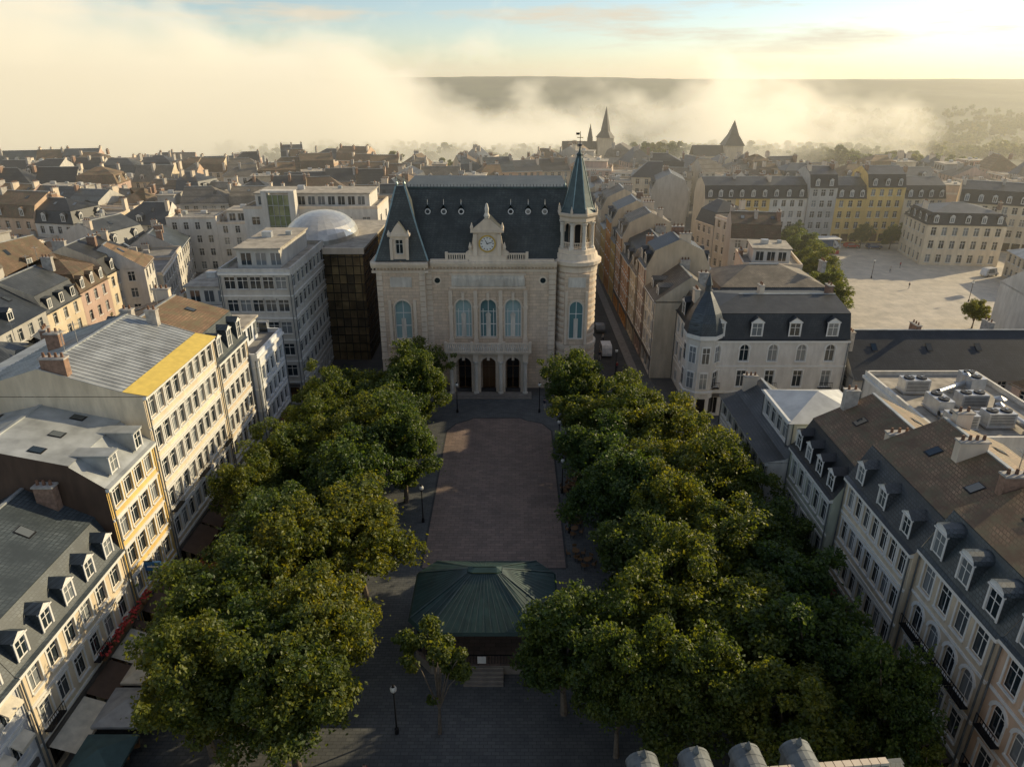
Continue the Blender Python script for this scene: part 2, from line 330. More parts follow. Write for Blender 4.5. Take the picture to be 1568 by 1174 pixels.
def house(name,x,y,rotd,w,d,fl,wall,roof='mansard',rm='slate',rm2=None,ncol=4,side=(0,0),sidemat=None,hip=(0,0),ndorm=3,dstyle='gable',chim=2,sky=0,lod=0,split=True,rh=None,trim='frame_white',backn=None,mans=(1.2,2.8),z0=0,dh=1.55,dw=1.15,seams=False,ddz=.5,ant=0,strip=None):
    B=Bld(name,(x,y,z0),rad(rotd),split)
    H=sum(f['h'] for f in fl); sm=sidemat or wall
    Ff=Fr(B,(0,0,0),(1,0),(0,-1)); Fb=Fr(B,(w,d,0),(-1,0),(0,1)); Fl=Fr(B,(0,d,0),(0,-1),(-1,0)); Fg=Fr(B,(w,0,0),(0,1),(1,0))
    facade(Ff,w,fl,ncol,wall,lod,trim=trim)
    facade(Fb,w,[dict(f,k='win',awn=None,balc=0) for f in fl],ncol if backn is None else backn,wall,1,course=False)
    for F_,n_ in ((Fl,side[0]),(Fg,side[1])):
        if n_: facade(F_,d,[dict(f,k='win',awn=None,balc=0) for f in fl],n_,wall,lod,trim=trim)
        else: F_.rect('walls',sm,0,d,0,H)
    rm2=rm2 or rm; d2=d/2
    if lod==0: Ff.box('trim',trim or wall,0,w,.002,.3,H-.3,H-.002); 
    Fb.box('trim',trim or wall,0,w,.002,.25,H-.25,H-.002)
    if roof=='mansard':
        ins,mh=mans; rh=rh or (d2-ins)*.5
        rs=[(-.35,H,rm),(0,H+.12,rm),(ins,H+mh,rm),(ins-.05,H+mh+.1,rm2),(d2,H+mh+rh,rm2)]
        rings(B,0,w,0,d,rs,hip[0],hip[1],sm); top=H+mh+rh; mid=lambda yy:H+mh+rh*(min(yy,d-yy)-ins)/(d2-ins)
        for F_,L,on in ((Ff,w,1),(Fb,w,lod==0),(Fl,d,hip[0]),(Fg,d,hip[1])):
            if not on: continue
            n=ndorm if L==w else max(1,int(ndorm*d/w))
            for i in range(n): dormer(F_,L*(i+.5)/n,H+ddz,dw,dh,-.12,ins+.9+(mh<dh+ddz)*1.0,dstyle,rm,rm,lod=lod)
    elif roof=='gable':
        rh=rh or d2*.75
        rings(B,0,w,0,d,[(-.4,H-.15,rm),(d2,H+rh,rm2)],hip[0],hip[1],sm); top=H+rh; mid=lambda yy:H+rh*min(yy,d-yy)/d2
        for i in range(ndorm):
            dormer(Ff,w*(i+.5)/ndorm,H+.5,1.3,1.3,-.7,2.3,dstyle,rm,rm,lod=lod)
    elif roof=='low':
        rh=rh or 1.6
        rings(B,0,w,0,d,[(-.5,H+.05,rm2),(1.7,H+.45,rm),(d2,H+rh,rm)],hip[0],hip[1],sm); top=H+rh; mid=lambda yy:H+rh*min(yy,d-yy)/d2
        if strip: B.poly('roof_strip',strip,[(0,-.5,H+.09),(w,-.5,H+.09),(w,1.66,H+.49),(0,1.66,H+.49)])
    else:
        B.poly('roof',rm,[(0,0,H-.02),(w,0,H-.02),(w,d,H-.02),(0,d,H-.02)]); top=H; mid=lambda yy:H
        for F_,L in ((Ff,w),(Fb,w),(Fl,d),(Fg,d)): F_.box('parapet','limestone_trim' if lod else wall,0,L,-.25,.04,H,H+.55)
        if roof=='flat2':
            B.box('penthouse',wall,2,w-2,2.5,d-2,H,H+2.7); B.box('penthouse','gravel_roof',1.7,w-1.7,2.2,d-1.7,H+2.702,H+2.95)
            PF=Fr(B,(2,2.5,H),(1,0),(0,-1)); k=.6
            while k<w-5: PF.rect('windows','glass',k,k+1.4,.5,2.2,.02); PF.rect('window_frames','frame_white',k+.66,k+.74,.5,2.2,.04); k+=2.1
            B.box('penthouse','duct',w*.35,w*.35+1.4,d*.5,d*.5+1,H+2.952,H+3.8); B.box('penthouse','zinc',w*.65,w*.65+.8,d*.6,d*.6+.8,H+2.952,H+3.5)
        else:
            rr=random.Random(int(x*7+y*3))
            for k in range(3):
                ax,ay=rr.uniform(1,w-3),rr.uniform(1,d-3); B.box('roof_boxes',rr.choice(('duct','zinc','chimney_plaster')),ax,ax+rr.uniform(.6,1.8),ay,ay+rr.uniform(.6,1.5),H,H+rr.uniform(.4,1.5))
    if seams:
        for i in range(int(w/.62)+1):
            u=min(w-.03,i*.62+.03); 
            for sgn in (0,1):
                ya,yb=(1.7,d2) if sgn==0 else (d-1.7,d-d2)
                B.poly('roof_seams','zinc_light',[(u-.025,ya,H+.52),(u+.025,ya,H+.52),(u+.025,yb,top+.06),(u-.025,yb,top+.06)])
                B.poly('roof_seams','zinc',[(u+.025,ya,H+.44),(u+.025,ya,H+.52),(u+.025,yb,top+.06),(u+.025,yb,top-.02)])
                B.poly('roof_seams','zinc',[(u-.025,ya,H+.44),(u-.025,ya,H+.52),(u-.025,yb,top+.06),(u-.025,yb,top-.02)])
    for i in range(chim):
        cx=(.5,w-.5,w*.5,w*.25,w*.75)[i%5]; cy=d*random.choice((.33,.42,.58,.68)); zc=mid(cy)
        chimney(B,cx,cy,zc-.6,max(zc+1.2,top+.5),.7,random.uniform(1,2.2),random.choice(('chimney_brick','chimney_plaster','limestone_trim')))
    for i in range(ant):
        ax=w*random.uniform(.15,.85); B.box('antennas','steel',ax-.03,ax+.03,d2-.03,d2+.03,top-.2,top+2.2)
        for k in range(5): B.box('antennas','steel',ax-.4+k*.03,ax+.4-k*.03,d2-.35+k*.18,d2-.33+k*.18,top+1.9,top+1.93)
    for i in range(sky):
        cx=w*(i+.5+random.uniform(-.2,.2))/sky
        for sd in (0,1):
            ya=d*.27 if sd==0 else d*.73; yb=ya+(1.1 if sd==0 else -1.1)
            z1_,z2_=mid(ya)+.1,mid(yb)+.1
            B.poly('skylights','iron',[(cx-.45,ya,z1_),(cx+.45,ya,z1_),(cx+.45,yb,z2_),(cx-.45,yb,z2_)])
            B.poly('skylights','glass',[(cx-.37,ya+(yb-ya)*.08,z1_+.04+(z2_-z1_)*.08),(cx+.37,ya+(yb-ya)*.08,z1_+.04+(z2_-z1_)*.08),(cx+.37,yb-(yb-ya)*.08,z2_+.04-(z2_-z1_)*.08),(cx-.37,yb-(yb-ya)*.08,z2_+.04-(z2_-z1_)*.08)])
    B.finish(); return B
# ------------------------------------------------------------ terrain
def sm(t): t=max(0,min(1,t)); return t*t*(3-2*t)
def gh(x,y):
    z=-24*sm((y-420)/260)+60*sm((y-900)/1700)+13*math.exp(-((x-0)/500)**2-((y-2800)/900)**2)
    z+=sm((y-600)/500)*(9*mnoise.noise((x/420,y/420,0))+4*mnoise.noise((x/130,y/130,3)))
    z+=sm((y-1000)/500)*3.5*mnoise.noise((x/35,y/35,1))
    return z if y>400 else 0
xs=sorted(set([-6000,-4500,-3500,-2800,-2300]+list(range(-2000,2001,45))+[2300,2800,3500,4500,6000]))
ys=[-300,0,200,400]+list(range(430,1000,30))+list(range(1000,3300,50))+[3500,4000,5000,7000,10000]
vs=[(x,y,gh(x,y)) for y in ys for x in xs]; nx=len(xs)
fs=[(j*nx+i,j*nx+i+1,(j+1)*nx+i+1,(j+1)*nx+i) for j in range(len(ys)-1) for i in range(nx-1)]
me=bpy.data.meshes.new('ground'); me.from_pydata(vs,[],fs); me.materials.append(M['ground_mat']); me.shade_smooth()
scene.collection.objects.link(bpy.data.objects.new('ground',me))
def sheet(name,mat,pts,z):
    B=Bld(name,split=False); B.poly('a',mat,[(x,y,z) for x,y in pts]); return B.finish()
sheet('street_pavement','street_paving',[(-34,5),(32,5),(32,100),(24,135),(12,135),(12,100),(-34,100)],.004)
pv=[(-9,58),(5.4,58),(5.4,88),(4.2,90.3),(2,91.2),(1.2,92),(-5.5,92),(-6.3,91.2),(-7.8,90.3),(-9,88)]
sheet('square_pavement','square_paving',pv,.008)
B=Bld('paving_border',split=False)
for a,b in zip(pv,pv[1:]+pv[:1]):
    dx,dy=b[0]-a[0],b[1]-a[1]; L=math.hypot(dx,dy); nx_,ny_=-dy/L*.22,dx/L*.22
    B.poly('a','asphalt',[(a[0],a[1],.012),(b[0],b[1],.012),(b[0]-nx_,b[1]-ny_,.012),(a[0]-nx_,a[1]-ny_,.012)])
B.finish()
sheet('guillaume_square_pavement','light_paving',[(62,128),(95,112),(140,165),(138,209),(80,209),(72,170)],.012)
sheet('street_road','asphalt',[(12.9,102),(21,102),(20,250),(13.5,250)],.01)
B=Bld('kerb',split=False)
for x0,x1,y0,y1 in ((-34,-31.2,20,94),(26.6,29.5,20,62),(13,14.2,106,250),(19.6,21,106,250)):
    B.box('a','kerb_stone',x0,x1,y0,y1,0,.13)
B.finish()
# ------------------------------------------------------------ Cercle (city palace)
roofm('slate_palace',(.05,.062,.064),(.075,.09,.092),.5,.5,.4)
plain('spire_ridge',(.25,.34,.34),.4,.3)
def palace():
    B=Bld('city_palace'); LS='limestone'; LT='limestone_trim'
    H=20.3
    F=Fr(B,(0,103,0),(1,0),(0,-1))
    F.rect('walls',LS,-12.8,-9.23,0,H); F.rect('walls',LS,2.03,6.6,0,H)
    for i in range(3):
        u0=-9.23+3.753*i; u1=u0+3.753
        cell(F,u0,u1,0,7.3,2.0,0,5.4,LS,arch=True,trim=None,gl='shop_glass',frame='wood',depth=.4)
        cell(F,u0,u1,7.3,16.2,2.5,1.1,6.1,LS,arch=True,trim=LT,gl='glass_teal',depth=.55)
        F.rect('walls',LS,u0,u1,16.2,H)
        c=(u0+u1)/2
        F.rect('window_frames','frame_white',c-.85,c-.75,8.4,12.9,-.49); F.rect('window_frames','frame_white',c+.75,c+.85,8.4,12.9,-.49)
        F.rect('window_frames','frame_white',c-1.2,c+1.2,10.4,10.55,-.48)
        F.rect('window_frames','relief',c-.35,c+.35,8.4,11.6,-.46); F.B.poly('window_frames','relief',[F.p(c+.42*math.cos(t*math.pi/6),-.45,11.9+.42*math.sin(t*math.pi/6)) for t in range(12)])
        F.box('trim',LT,c-.22,c+.22,.09,.3,14.4,15.6)
    for u in (-9.23,-5.48,-1.72,2.03):
        F.box('trim',LT,u-.28,u+.28,.003,.3,7.5,15.9); F.box('trim',LT,u-.4,u+.4,.003,.42,13.1,13.5); F.box('trim',LT,u-.38,u+.38,.003,.4,7.5,8.3)
    F.box('trim','relief',-9.0,1.8,.003,.16,16.55,18.2)
    for k in range(36):
        u=-8.8+k*.3; F.box('trim','relief',u,u+random.uniform(.12,.24),.16,.28,16.65,16.65+random.uniform(.8,1.45))
    F.box('trim',LT,-9.3,2.1,.003,.3,16.2,16.5); F.box('trim',LT,-9.3,2.1,.003,.3,18.25,18.5)
    for u in (-11.1,4.6):
        B.poly('windows','glass',[F.p(u+.42*math.cos(t*math.pi/8),.03,17.4+.42*math.sin(t*math.pi/8)) for t in range(16)])
        for t in range(16):
            a,c=t*math.pi/8,(t+1)*math.pi/8
            F.q('trim',LT,(u+.42*math.cos(a),.06,17.4+.42*math.sin(a)),(u+.42*math.cos(c),.06,17.4+.42*math.sin(c)),(u+.66*math.cos(c),.06,17.4+.66*math.sin(c)),(u+.66*math.cos(a),.06,17.4+.66*math.sin(a)))
    for u in (-12.4,6.0):
        z=.0
        while z<18.6: F.box('quoins',LT,u-.5,u+.5,.003,.14,z+.04,z+.74); z+=.8
    P=Fr(B,(-20,102.3,0),(1,0),(0,-1))
    cell(P,0,7.2,0,7.3,1.7,1.2,3.6,LS,arch=True,trim=LT,depth=.4)
    cell(P,0,7.2,7.3,16.2,2.5,1.1,6.1,LS,arch=True,trim=LT,gl='glass_teal',depth=.55)
    P.rect('window_frames','relief',3.25,3.95,8.4,11.6,-.46); P.rect('window_frames','frame_white',2.4,4.8,10.4,10.55,-.48)
    P.rect('walls',LS,0,7.2,16.2,H)
    P.box('trim','relief',2.0,5.2,.003,.14,16.6,18.1)
    for u in (.45,6.75):
        z=.0
        while z<18.6: P.box('quoins',LT,u-.42,u+.42,.003,.14,z+.04,z+.74); z+=.8
    for u in (1.75,5.45): P.box('trim',LT,u-.22,u+.22,.003,.28,7.5,14.6)
    P.box('trim',LT,1.2,6.0,.003,.5,7.3,7.6); P.box('balconies',LT,1.5,5.7,.3,.55,8.2,8.4)
    for k in range(12): P.box('balconies',LT,1.6+k*.34,1.75+k*.34,.34,.5,7.6,8.2)
    P.box('trim',LT,0,7.2,.003,.3,5.2,5.5)
    B.poly('walls',LS,[(-12.8,102.3,0),(-12.8,103,0),(-12.8,103,H),(-12.8,102.3,H)])
    B.poly('walls',LS,[(-20,132,0),(-20,102.3,0),(-20,102.3,H),(-20,132,H)])
    S=Fr(B,(11,105,0),(0,1),(1,0)); 
    facade(S,27,[dict(h=7.3,wh=3.4,ww=1.6,sill=1.4,arch=True),dict(h=8.9,wh=5.5,ww=2.1,sill=1.3,arch=True),dict(h=4.1,k='blank')],6,LS,0,trim=LT)
    B.poly('walls',LS,[(-20,132,0),(11,132,0),(11,132,H),(-20,132,H)])
    cx,cy=9.6,105.3
    B.lathe('walls',LS,cx,cy,[(3.35,0),(3.25,7.3),(3.1,7.31),(3.1,H)],28)
    B.lathe('trim',LT,cx,cy,[(3.1,7.0),(3.5,7.1),(3.5,7.5),(3.1,7.6)],28,cap=False)
    z=0
    while z<18.4:
        if not 7<z<7.8: B.lathe('quoins',LT,cx,cy,[(3.12 if z>7 else 3.3,z),(3.2 if z>7 else 3.4,z+.03),(3.2 if z>7 else 3.4,z+.42),(3.12 if z>7 else 3.3,z+.45)],28,cap=False)
        z+=.95
    T=Fr(B,(cx,101.95,0),(1,0),(0,-1))
    cell(T,-1.75,1.75,7.6,16.0,2.1,1.0,5.9,LS,arch=True,trim=LT,gl='glass_teal',depth=.1)
    T.rect('window_frames','relief',-.32,.32,8.7,11.8,-.02)
    T.rect('walls',LS,-1.75,1.75,16,18.6); T.box('trim','relief',-1.3,1.3,.003,.12,16.6,18.1)
    for sg in (-1,1): 
        T.q('walls',LS,(sg*1.75,0,7.6),(sg*1.75,-1.2,7.6),(sg*1.75,-1.2,18.6),(sg*1.75,0,18.6))
        T.box('trim',LT,sg*1.5-.18,sg*1.5+.18,.003,.2,7.7,16)
    T.q('walls',LS,(-1.75,0,18.6),(1.75,0,18.6),(1.75,-1.2,18.8),(-1.75,-1.2,18.8)); T.q('walls',LS,(-1.75,0,7.6),(1.75,0,7.6),(1.75,-1.2,7.6),(-1.75,-1.2,7.6))
    T2=Fr(B,(cx,101.7,0),(1,0),(0,-1))
    cell(T2,-1.6,1.6,0,6.9,1.5,1.2,3.8,LS,arch=True,trim=LT,depth=.1)
    for sg in (-1,1): T2.q('walls',LS,(sg*1.6,0,0),(sg*1.6,-1.4,0),(sg*1.6,-1.4,6.9),(sg*1.6,0,6.9))
    T2.q('walls',LS,(-1.6,0,6.9),(1.6,0,6.9),(1.6,-1.4,6.9),(-1.6,-1.4,6.9))
    B.lathe('cornice',LT,cx,cy,[(3.1,18.7),(3.25,18.75),(3.25,19.1),(3.35,19.5),(3.75,19.85),(3.8,20.35),(3.3,20.55),(3.1,21.3),(2.9,21.35)],28)
    def corn(Fx,u0,u1):
        Fx.box('cornice',LT,u0,u1,.003,.22,18.75,19.1); Fx.box('cornice',LT,u0,u1,.003,.35,19.5,19.75); Fx.box('cornice',LT,u0,u1,.003,.62,19.752,20.05); Fx.box('cornice',LT,u0,u1,.003,.8,20.052,20.35)
        u=u0+.2
        while u<u1-.2: Fx.box('cornice',LT,u,u+.18,.22,.5,19.3,19.498); u+=.5
    corn(F,-12.0,6.6); corn(P,-.6,7.7); S2=Fr(B,(-20,132,0),(0,-1),(-1,0)); corn(S2,0,29.6)
    F.box('parapet',LT,-12,-6.4,-.3,.4,20.36,20.6); F.box('parapet',LT,-1.0,6.2,-.3,.4,20.36,20.6)
    for a,b in ((-9.6,-6.5),(-.9,2.2)):
        F.box('parapet',LT,a,b,-.1,.2,21.3,21.5)
        k=a+.1
        while k<b: F.box('parapet',LT,k,k+.15,-.03,.14,20.6,21.3); k+=.33
        for q in (a,b): F.box('parapet',LT,q-.2,q+.2,-.15,.26,20.6,21.7)
    Q=Fr(B,(0,100.5,0),(1,0),(0,-1)); 
    for i in range(3):
        u0=-9.23+3.753*i; u1=u0+3.753
        cell(Q,u0,u1,0,6.9,2.35,0,6.1,LT,arch=True,trim=None,depth=.8,void=True)
        cell(Fr(B,(0,101.3,0),(1,0),(0,-1)),u0,u1,0,6.9,2.36,0,6.1,LT,arch=True,trim=None,depth=.0,void=True)
        Q.box('porch',LT,(u0+u1)/2-.2,(u0+u1)/2+.2,.003,.2,5.7,6.7)
    for u in (-9.23,-5.48,-1.72,2.03):
        B.lathe('porch','relief',u,100.1,[(.42,0),(.42,.6),(.3,.7),(.27,5.2),(.42,5.4),(.45,5.7)],14); Q.box('porch',LT,u-.42,u+.42,.003,.75,5.7,6.9)
    for u,sg in ((-9.23,-1),(2.03,1)):
        G=Fr(B,(u,103 if sg<0 else 100.5,0),(0,-1 if sg<0 else 1),(sg,0)); cell(G,0,2.5,0,6.9,1.5,0,5.4,LT,arch=True,trim=None,depth=.3,void=True)
    B.box('porch',LT,-9.9,2.7,99.6,102.99,6.91,7.2); B.box('porch',LT,-10.1,2.9,99.4,102.98,7.203,7.45)
    for a,b in ((-9.8,-6.1),(-5.9,-1.3),(-1.1,2.6)):
        B.box('balconies',LT,a,b,99.6,99.85,8.5,8.68)
        k=a+.15
        while k<b-.1: B.lathe('balconies','relief',k,99.72,[(.09,7.45),(.13,7.8),(.06,8.1),(.1,8.5)],6,cap=False); k+=.3
    for u in (-9.9,-6.0,-1.2,2.7): B.box('balconies',LT,u-.2,u+.2,99.5,99.95,7.452,8.85)
    for k in range(3): B.box('steps','plinth',-10.2,3.0,98.6+k*.35,100.6,.02+k*.13,.02+(k+1)*.13)
    B.box('walls','plinth',-20.1,-9.4,102.12,102.28,0,1.1)
    SL='slate_palace'
    def pyr(part,mat,a,b):
        (x0,x1,y0,y1,z0),(X0,X1,Y0,Y1,z1)=a,b
        for q in ([(x0,y0,z0),(x1,y0,z0),(X1,Y0,z1),(X0,Y0,z1)],[(x1,y1,z0),(x0,y1,z0),(X0,Y1,z1),(X1,Y1,z1)],[(x0,y1,z0),(x0,y0,z0),(X0,Y0,z1),(X0,Y1,z1)],[(x1,y0,z0),(x1,y1,z0),(X1,Y1,z1),(X1,Y0,z1)]): B.poly(part,mat,q)
        B.poly(part,mat,[(X0,Y0,z1),(X1,Y0,z1),(X1,Y1,z1),(X0,Y1,z1)])
    pyr('roof',SL,(-19.8,11,103.6,131.8,20.4),(-16.5,8.4,110,125,29.8))
    B.box('roof','spire_lead',-16.4,8.3,109.85,110.15,29.7,30.0)
    for k in range(50): B.box('roof_cresting','iron',-16.3+k*.5,-16.24+k*.5,109.97,110.03,30,30.35)
    a=(-20.1,-12.3,102.6,110.5,20.4); m_=(-18.6,-13.8,104.2,109.0,24.6); t=(-16.9,-15.6,106.0,107.3,30.6)
    pyr('roof',SL,a,m_); pyr('roof',SL,m_,t)
    for (ax,ay),(mx,my),(tx,ty) in (((-20.1,102.6),(-18.6,104.2),(-16.9,106)),((-12.3,102.6),(-13.8,104.2),(-15.6,106))):
        for (p,zp),(q,zq) in ((((ax,ay),20.45),((mx,my),24.65)),(((mx,my),24.65),((tx,ty),30.65))):
            B.poly('roof_ribs','spire_ridge',[(p[0]-.12,p[1]-.06,zp),(p[0]+.12,p[1]-.06,zp),(q[0]+.12,q[1]-.06,zq),(q[0]-.12,q[1]-.06,zq)])
    for px in (-16.8,-15.7): B.lathe('finials','spire_ridge',px,106.6,[(.14,30.6),(.2,30.9),(.05,31.2),(.03,32)],6)
    B.lathe('finials','spire_ridge',8.0,110,[(.14,29.8),(.2,30.2),(.05,30.5),(.03,31.6)],6)
    for u in (-12.6,-10.2,-7.6,-.2,2.4,4.9):
        y=107.7; z=26.7
        for j in range(8):
            a,c=math.pi*2*j/8,math.pi*2*(j+1)/8
            B.poly('dormers','white_paint',[(u+.45*math.cos(a),y-.1,z+.45*math.sin(a)),(u+.45*math.cos(c),y-.1,z+.45*math.sin(c)),(u+.45*math.cos(c),y+1.4,z+.45*math.sin(c)),(u+.45*math.cos(a),y+1.4,z+.45*math.sin(a))])
        B.poly('dormers','white_paint',[(u+.45*math.cos(j*math.pi/6),y-.1,z+.45*math.sin(j*math.pi/6)) for j in range(12)])
        B.poly('windows','glass',[(u+.28*math.cos(j*math.pi/6),y-.13,z+.28*math.sin(j*math.pi/6)) for j in range(12)])
        B.poly('dormers','spire_lead',[(u-.55,y-.2,z+.2),(u,y-.2,z+1.0),(u,y+1.4,z+1.0),(u-.55,y+1.4,z+.2)]); B.poly('dormers','spire_lead',[(u+.55,y-.2,z+.2),(u,y-.2,z+1.0),(u,y+1.4,z+1.0),(u+.55,y+1.4,z+.2)])
        B.lathe('dormers','white_paint',u,y,[(.05,z+1),(.02,z+1.8)],5)
    D=Fr(B,(-16.4,102.7,0),(1,0),(0,-1))
    cell(D,-1.3,1.3,20.4,24.0,1.1,1.0,2.1,LT,trim=LT,depth=.3)
    for sg in (-1,1):
        D.q('dormers',LT,(sg*1.3,0,20.4),(sg*1.3,-2,20.4),(sg*1.3,-2,24),(sg*1.3,0,24))
        D.box('dormers',LT,sg*1.15-.2,sg*1.15+.2,.003,.25,20.6,23.6); B.lathe('dormers',LT,-16.4+sg*1.4,102.6,[(.2,24),(.28,24.3),(.05,24.9)],6)
    D.box('dormers',LT,-1.6,1.6,-2,.3,24.0,24.3); D.q('dormers',LT,(-1.2,.15,24.3),(1.2,.15,24.3),(.5,.15,25.4),(0,.15,26),(-.5,.15,25.4))
    D.q('dormers',SL,(-1.2,.15,24.3),(0,.15,26),(0,-2,26),(-1.2,-2,24.3)); D.q('dormers',SL,(1.2,.15,24.3),(0,.15,26),(0,-2,26),(1.2,-2,24.3))
    C=Fr(B,(-3.6,102.75,0),(1,0),(0,-1))
    C.box('clock_gable',LT,-2.7,2.7,-1.6,.2,20.36,21.2); C.box('clock_gable',LT,-2.0,2.0,-1.4,.05,21.2,24.6)
    for sg in (-1,1):
        C.box('clock_gable',LT,sg*1.75-.28,sg*1.75+.28,.05,.32,21.2,24.4)
        pts=[(sg*2.0,.0,21.2),(sg*3.1,.0,21.2),(sg*3.15,.0,21.6),(sg*2.6,.0,22.0),(sg*2.25,.0,22.9),(sg*2.05,.0,24.0),(sg*2.0,.0,24)]
        B.poly('clock_gable',LT,[C.p(*q) for q in pts]); B.poly('clock_gable',LT,[C.p(u,-.5,z) for u,n,z in pts])
        for q,r in zip(pts,pts[1:]): C.q('clock_gable',LT,q,r,(r[0],-.5,r[2]),(q[0],-.5,q[2]))
        B.lathe('clock_gable',LT,-3.6+sg*2.5,102.5,[(.16,22.1),(.25,22.5),(.04,23.2)],6)
    C.box('clock_gable',LT,-2.4,2.4,-1.4,.5,24.6,24.95)
    C.q('clock_gable',LT,(-2.3,.3,24.95),(2.3,.3,24.95),(.9,.3,26.1),(0,.3,26.9),(-.9,.3,26.1))
    C.q('clock_gable',SL,(-2.3,.3,24.95),(0,.3,26.9),(0,-3.2,26.9),(-2.3,-3.2,24.95)); C.q('clock_gable',SL,(2.3,.3,24.95),(0,.3,26.9),(0,-3.2,26.9),(2.3,-3.2,24.95))
    B.lathe('clock_gable','relief',-3.6,102.5,[(.3,26.6),(.45,27.0),(.25,27.4),(.3,28.0),(.22,28.3),(.16,28.6),(.0,28.8)],8)
    for sg in (-1,1): B.lathe('clock_gable',LT,-3.6+sg*2.2,102.6,[(.2,24.95),(.26,25.3),(.04,26)],6)
    zc=22.95
    B.poly('clock_face','white_paint',[C.p(1.05*math.cos(j*math.pi/14),.12,zc+1.05*math.sin(j*math.pi/14)) for j in range(28)])
    for j in range(28):
        a,c=j*math.pi/14,(j+1)*math.pi/14
        C.q('clock_face','gold',(1.05*math.cos(a),.2,zc+1.05*math.sin(a)),(1.05*math.cos(c),.2,zc+1.05*math.sin(c)),(1.25*math.cos(c),.2,zc+1.25*math.sin(c)),(1.25*math.cos(a),.2,zc+1.25*math.sin(a)))
    for j in range(12):
        a=j*math.pi/6; C.q('clock_face','iron',*[((r*math.cos(a)-s_*math.sin(a)),.14,zc+(r*math.sin(a)+s_*math.cos(a))) for r,s_ in ((.75,-.05),(.95,-.05),(.95,.05),(.75,.05))])
    for a,l in ((2.1,.6),(.3,.85)): C.q('clock_face','iron',*[((r*math.cos(a)-s_*math.sin(a)),.16,zc+(r*math.sin(a)+s_*math.cos(a))) for r,s_ in ((-.1,-.05),(l,-.03),(l,.03),(-.1,.05))])
    B.lathe('lantern',LT,cx,cy,[(2.95,21.3),(2.95,21.9),(2.6,22.0)],8,math.pi/8)
    B.lathe('lantern','limestone',cx,cy,[(1.35,22.0),(1.35,26.0)],8,math.pi/8)
    for j in range(8):
        a=math.pi/8+j*math.pi/4; x,y=cx+2.35*math.cos(a),cy+2.35*math.sin(a)
        B.lathe('lantern','relief',x,y,[(.4,21.9),(.4,22.3),(.3,22.4),(.26,25.4),(.4,25.6),(.42,25.8)],8)
        B.lathe('lantern',LT,cx+2.85*math.cos(a),cy+2.85*math.sin(a),[(.16,27.1),(.22,27.4),(.03,28.2)],5)
        am=a+math.pi/8; dx,dy=math.cos(am),math.sin(am); tx,ty=-dy,dx
        G=Fr(B,(cx+1.36*dx*.96,cy+1.36*dy*.96,0),(tx,ty),(dx,dy)); G.rect('windows','dark_interior',-.4,.4,22.3,25.4,-.02)
        G=Fr(B,(cx+2.15*dx,cy+2.15*dy,0),(tx,ty),(dx,dy))
        cell(G,-.88,.88,24.4,26,1.2,0,1.25,LT,arch=True,trim=None,depth=.3,void=True)
        for k in range(5): G.box('lantern',LT,-.6+k*.3-.05,-.6+k*.3+.05,-.05,.05,22,22.8)
        G.box('lantern',LT,-.75,.75,-.08,.08,22.8,22.92)
    B.lathe('lantern',LT,cx,cy,[(2.5,25.95),(2.75,26.0),(2.75,26.5),(3.05,26.8),(3.1,27.1),(2.8,27.2)],8,math.pi/8)
    B.lathe('spire','spire_lead',cx,cy,[(2.85,27.2),(2.3,27.9),(1.75,29.8),(1.15,32.2),(.5,34.6),(.42,34.9),(.5,35.1),(.2,35.4),(.12,35.9)],8,math.pi/8)
    for j in range(8):
        a=math.pi/8+j*math.pi/4; pr=[(2.87,27.2),(2.32,27.9),(1.77,29.8),(1.17,32.2),(.52,34.6)]
        for (r0,z0),(r1,z1) in zip(pr,pr[1:]):
            tx,ty=-math.sin(a)*.07,math.cos(a)*.07
            B.poly('spire','spire_ridge',[(cx+r0*math.cos(a)+tx,cy+r0*math.sin(a)+ty,z0+.03),(cx+r0*math.cos(a)-tx,cy+r0*math.sin(a)-ty,z0+.03),(cx+r1*math.cos(a)-tx,cy+r1*math.sin(a)-ty,z1+.03),(cx+r1*math.cos(a)+tx,cy+r1*math.sin(a)+ty,z1+.03)])
    B.lathe('finials','iron',cx,cy,[(.1,35.8),(.06,36.2),(.35,36.25),(.35,36.4),(.06,36.45),(.04,38.2)],8)
    B.box('finials','iron',cx-.45,cx+.45,cy-.03,cy+.03,37.3,37.4); B.box('finials','iron',cx-.6,cx-.1,cy-.02,cy+.02,37.7,38.0)
    B.finish()
palace()
# ------------------------------------------------------------ left row
house('grey_townhouse',-32,20,90,14.5,13,[dict(h=3.4,k='shop'),dict(h=3.05,ww=1.2,wh=1.8,awn='awn_beige',awnr=.75),dict(h=3.05,ww=1.2,wh=1.7,awn='awn_beige',awnr=.7)],'w_bluewhite',ncol=7,ndorm=5,rm='slate_blue',mans=(1.4,3),chim=2,sky=2,rh=2.8,ant=1)
house('cream_restaurant_house',-32,34.5,90,13.5,13,[dict(h=3.4,k='shop',awn=['awn_brown','awn_grey','awn_beige']),dict(h=3.1,ww=1.2,wh=1.9,balc=3),dict(h=3.1,ww=1.2,wh=1.8)],'w_cream',ncol=6,ndorm=5,rm='slate_blue',mans=(1.4,3),chim=2,sky=2,rh=2.8,ant=1)
house('orange_townhouse',-32,48,90,8,18,[dict(h=3.5,k='shop',awn='awn_brown')]+[dict(h=2.95,ww=1.25,wh=1.9,trim='frame_white') for _ in range(4)],'w_yellow',ncol=4,ndorm=2,dstyle='shed',rm='zinc',rm2='zinc',mans=(2.4,2.0),rh=1.6,chim=1,sky=3,sidemat='shingle_wall')
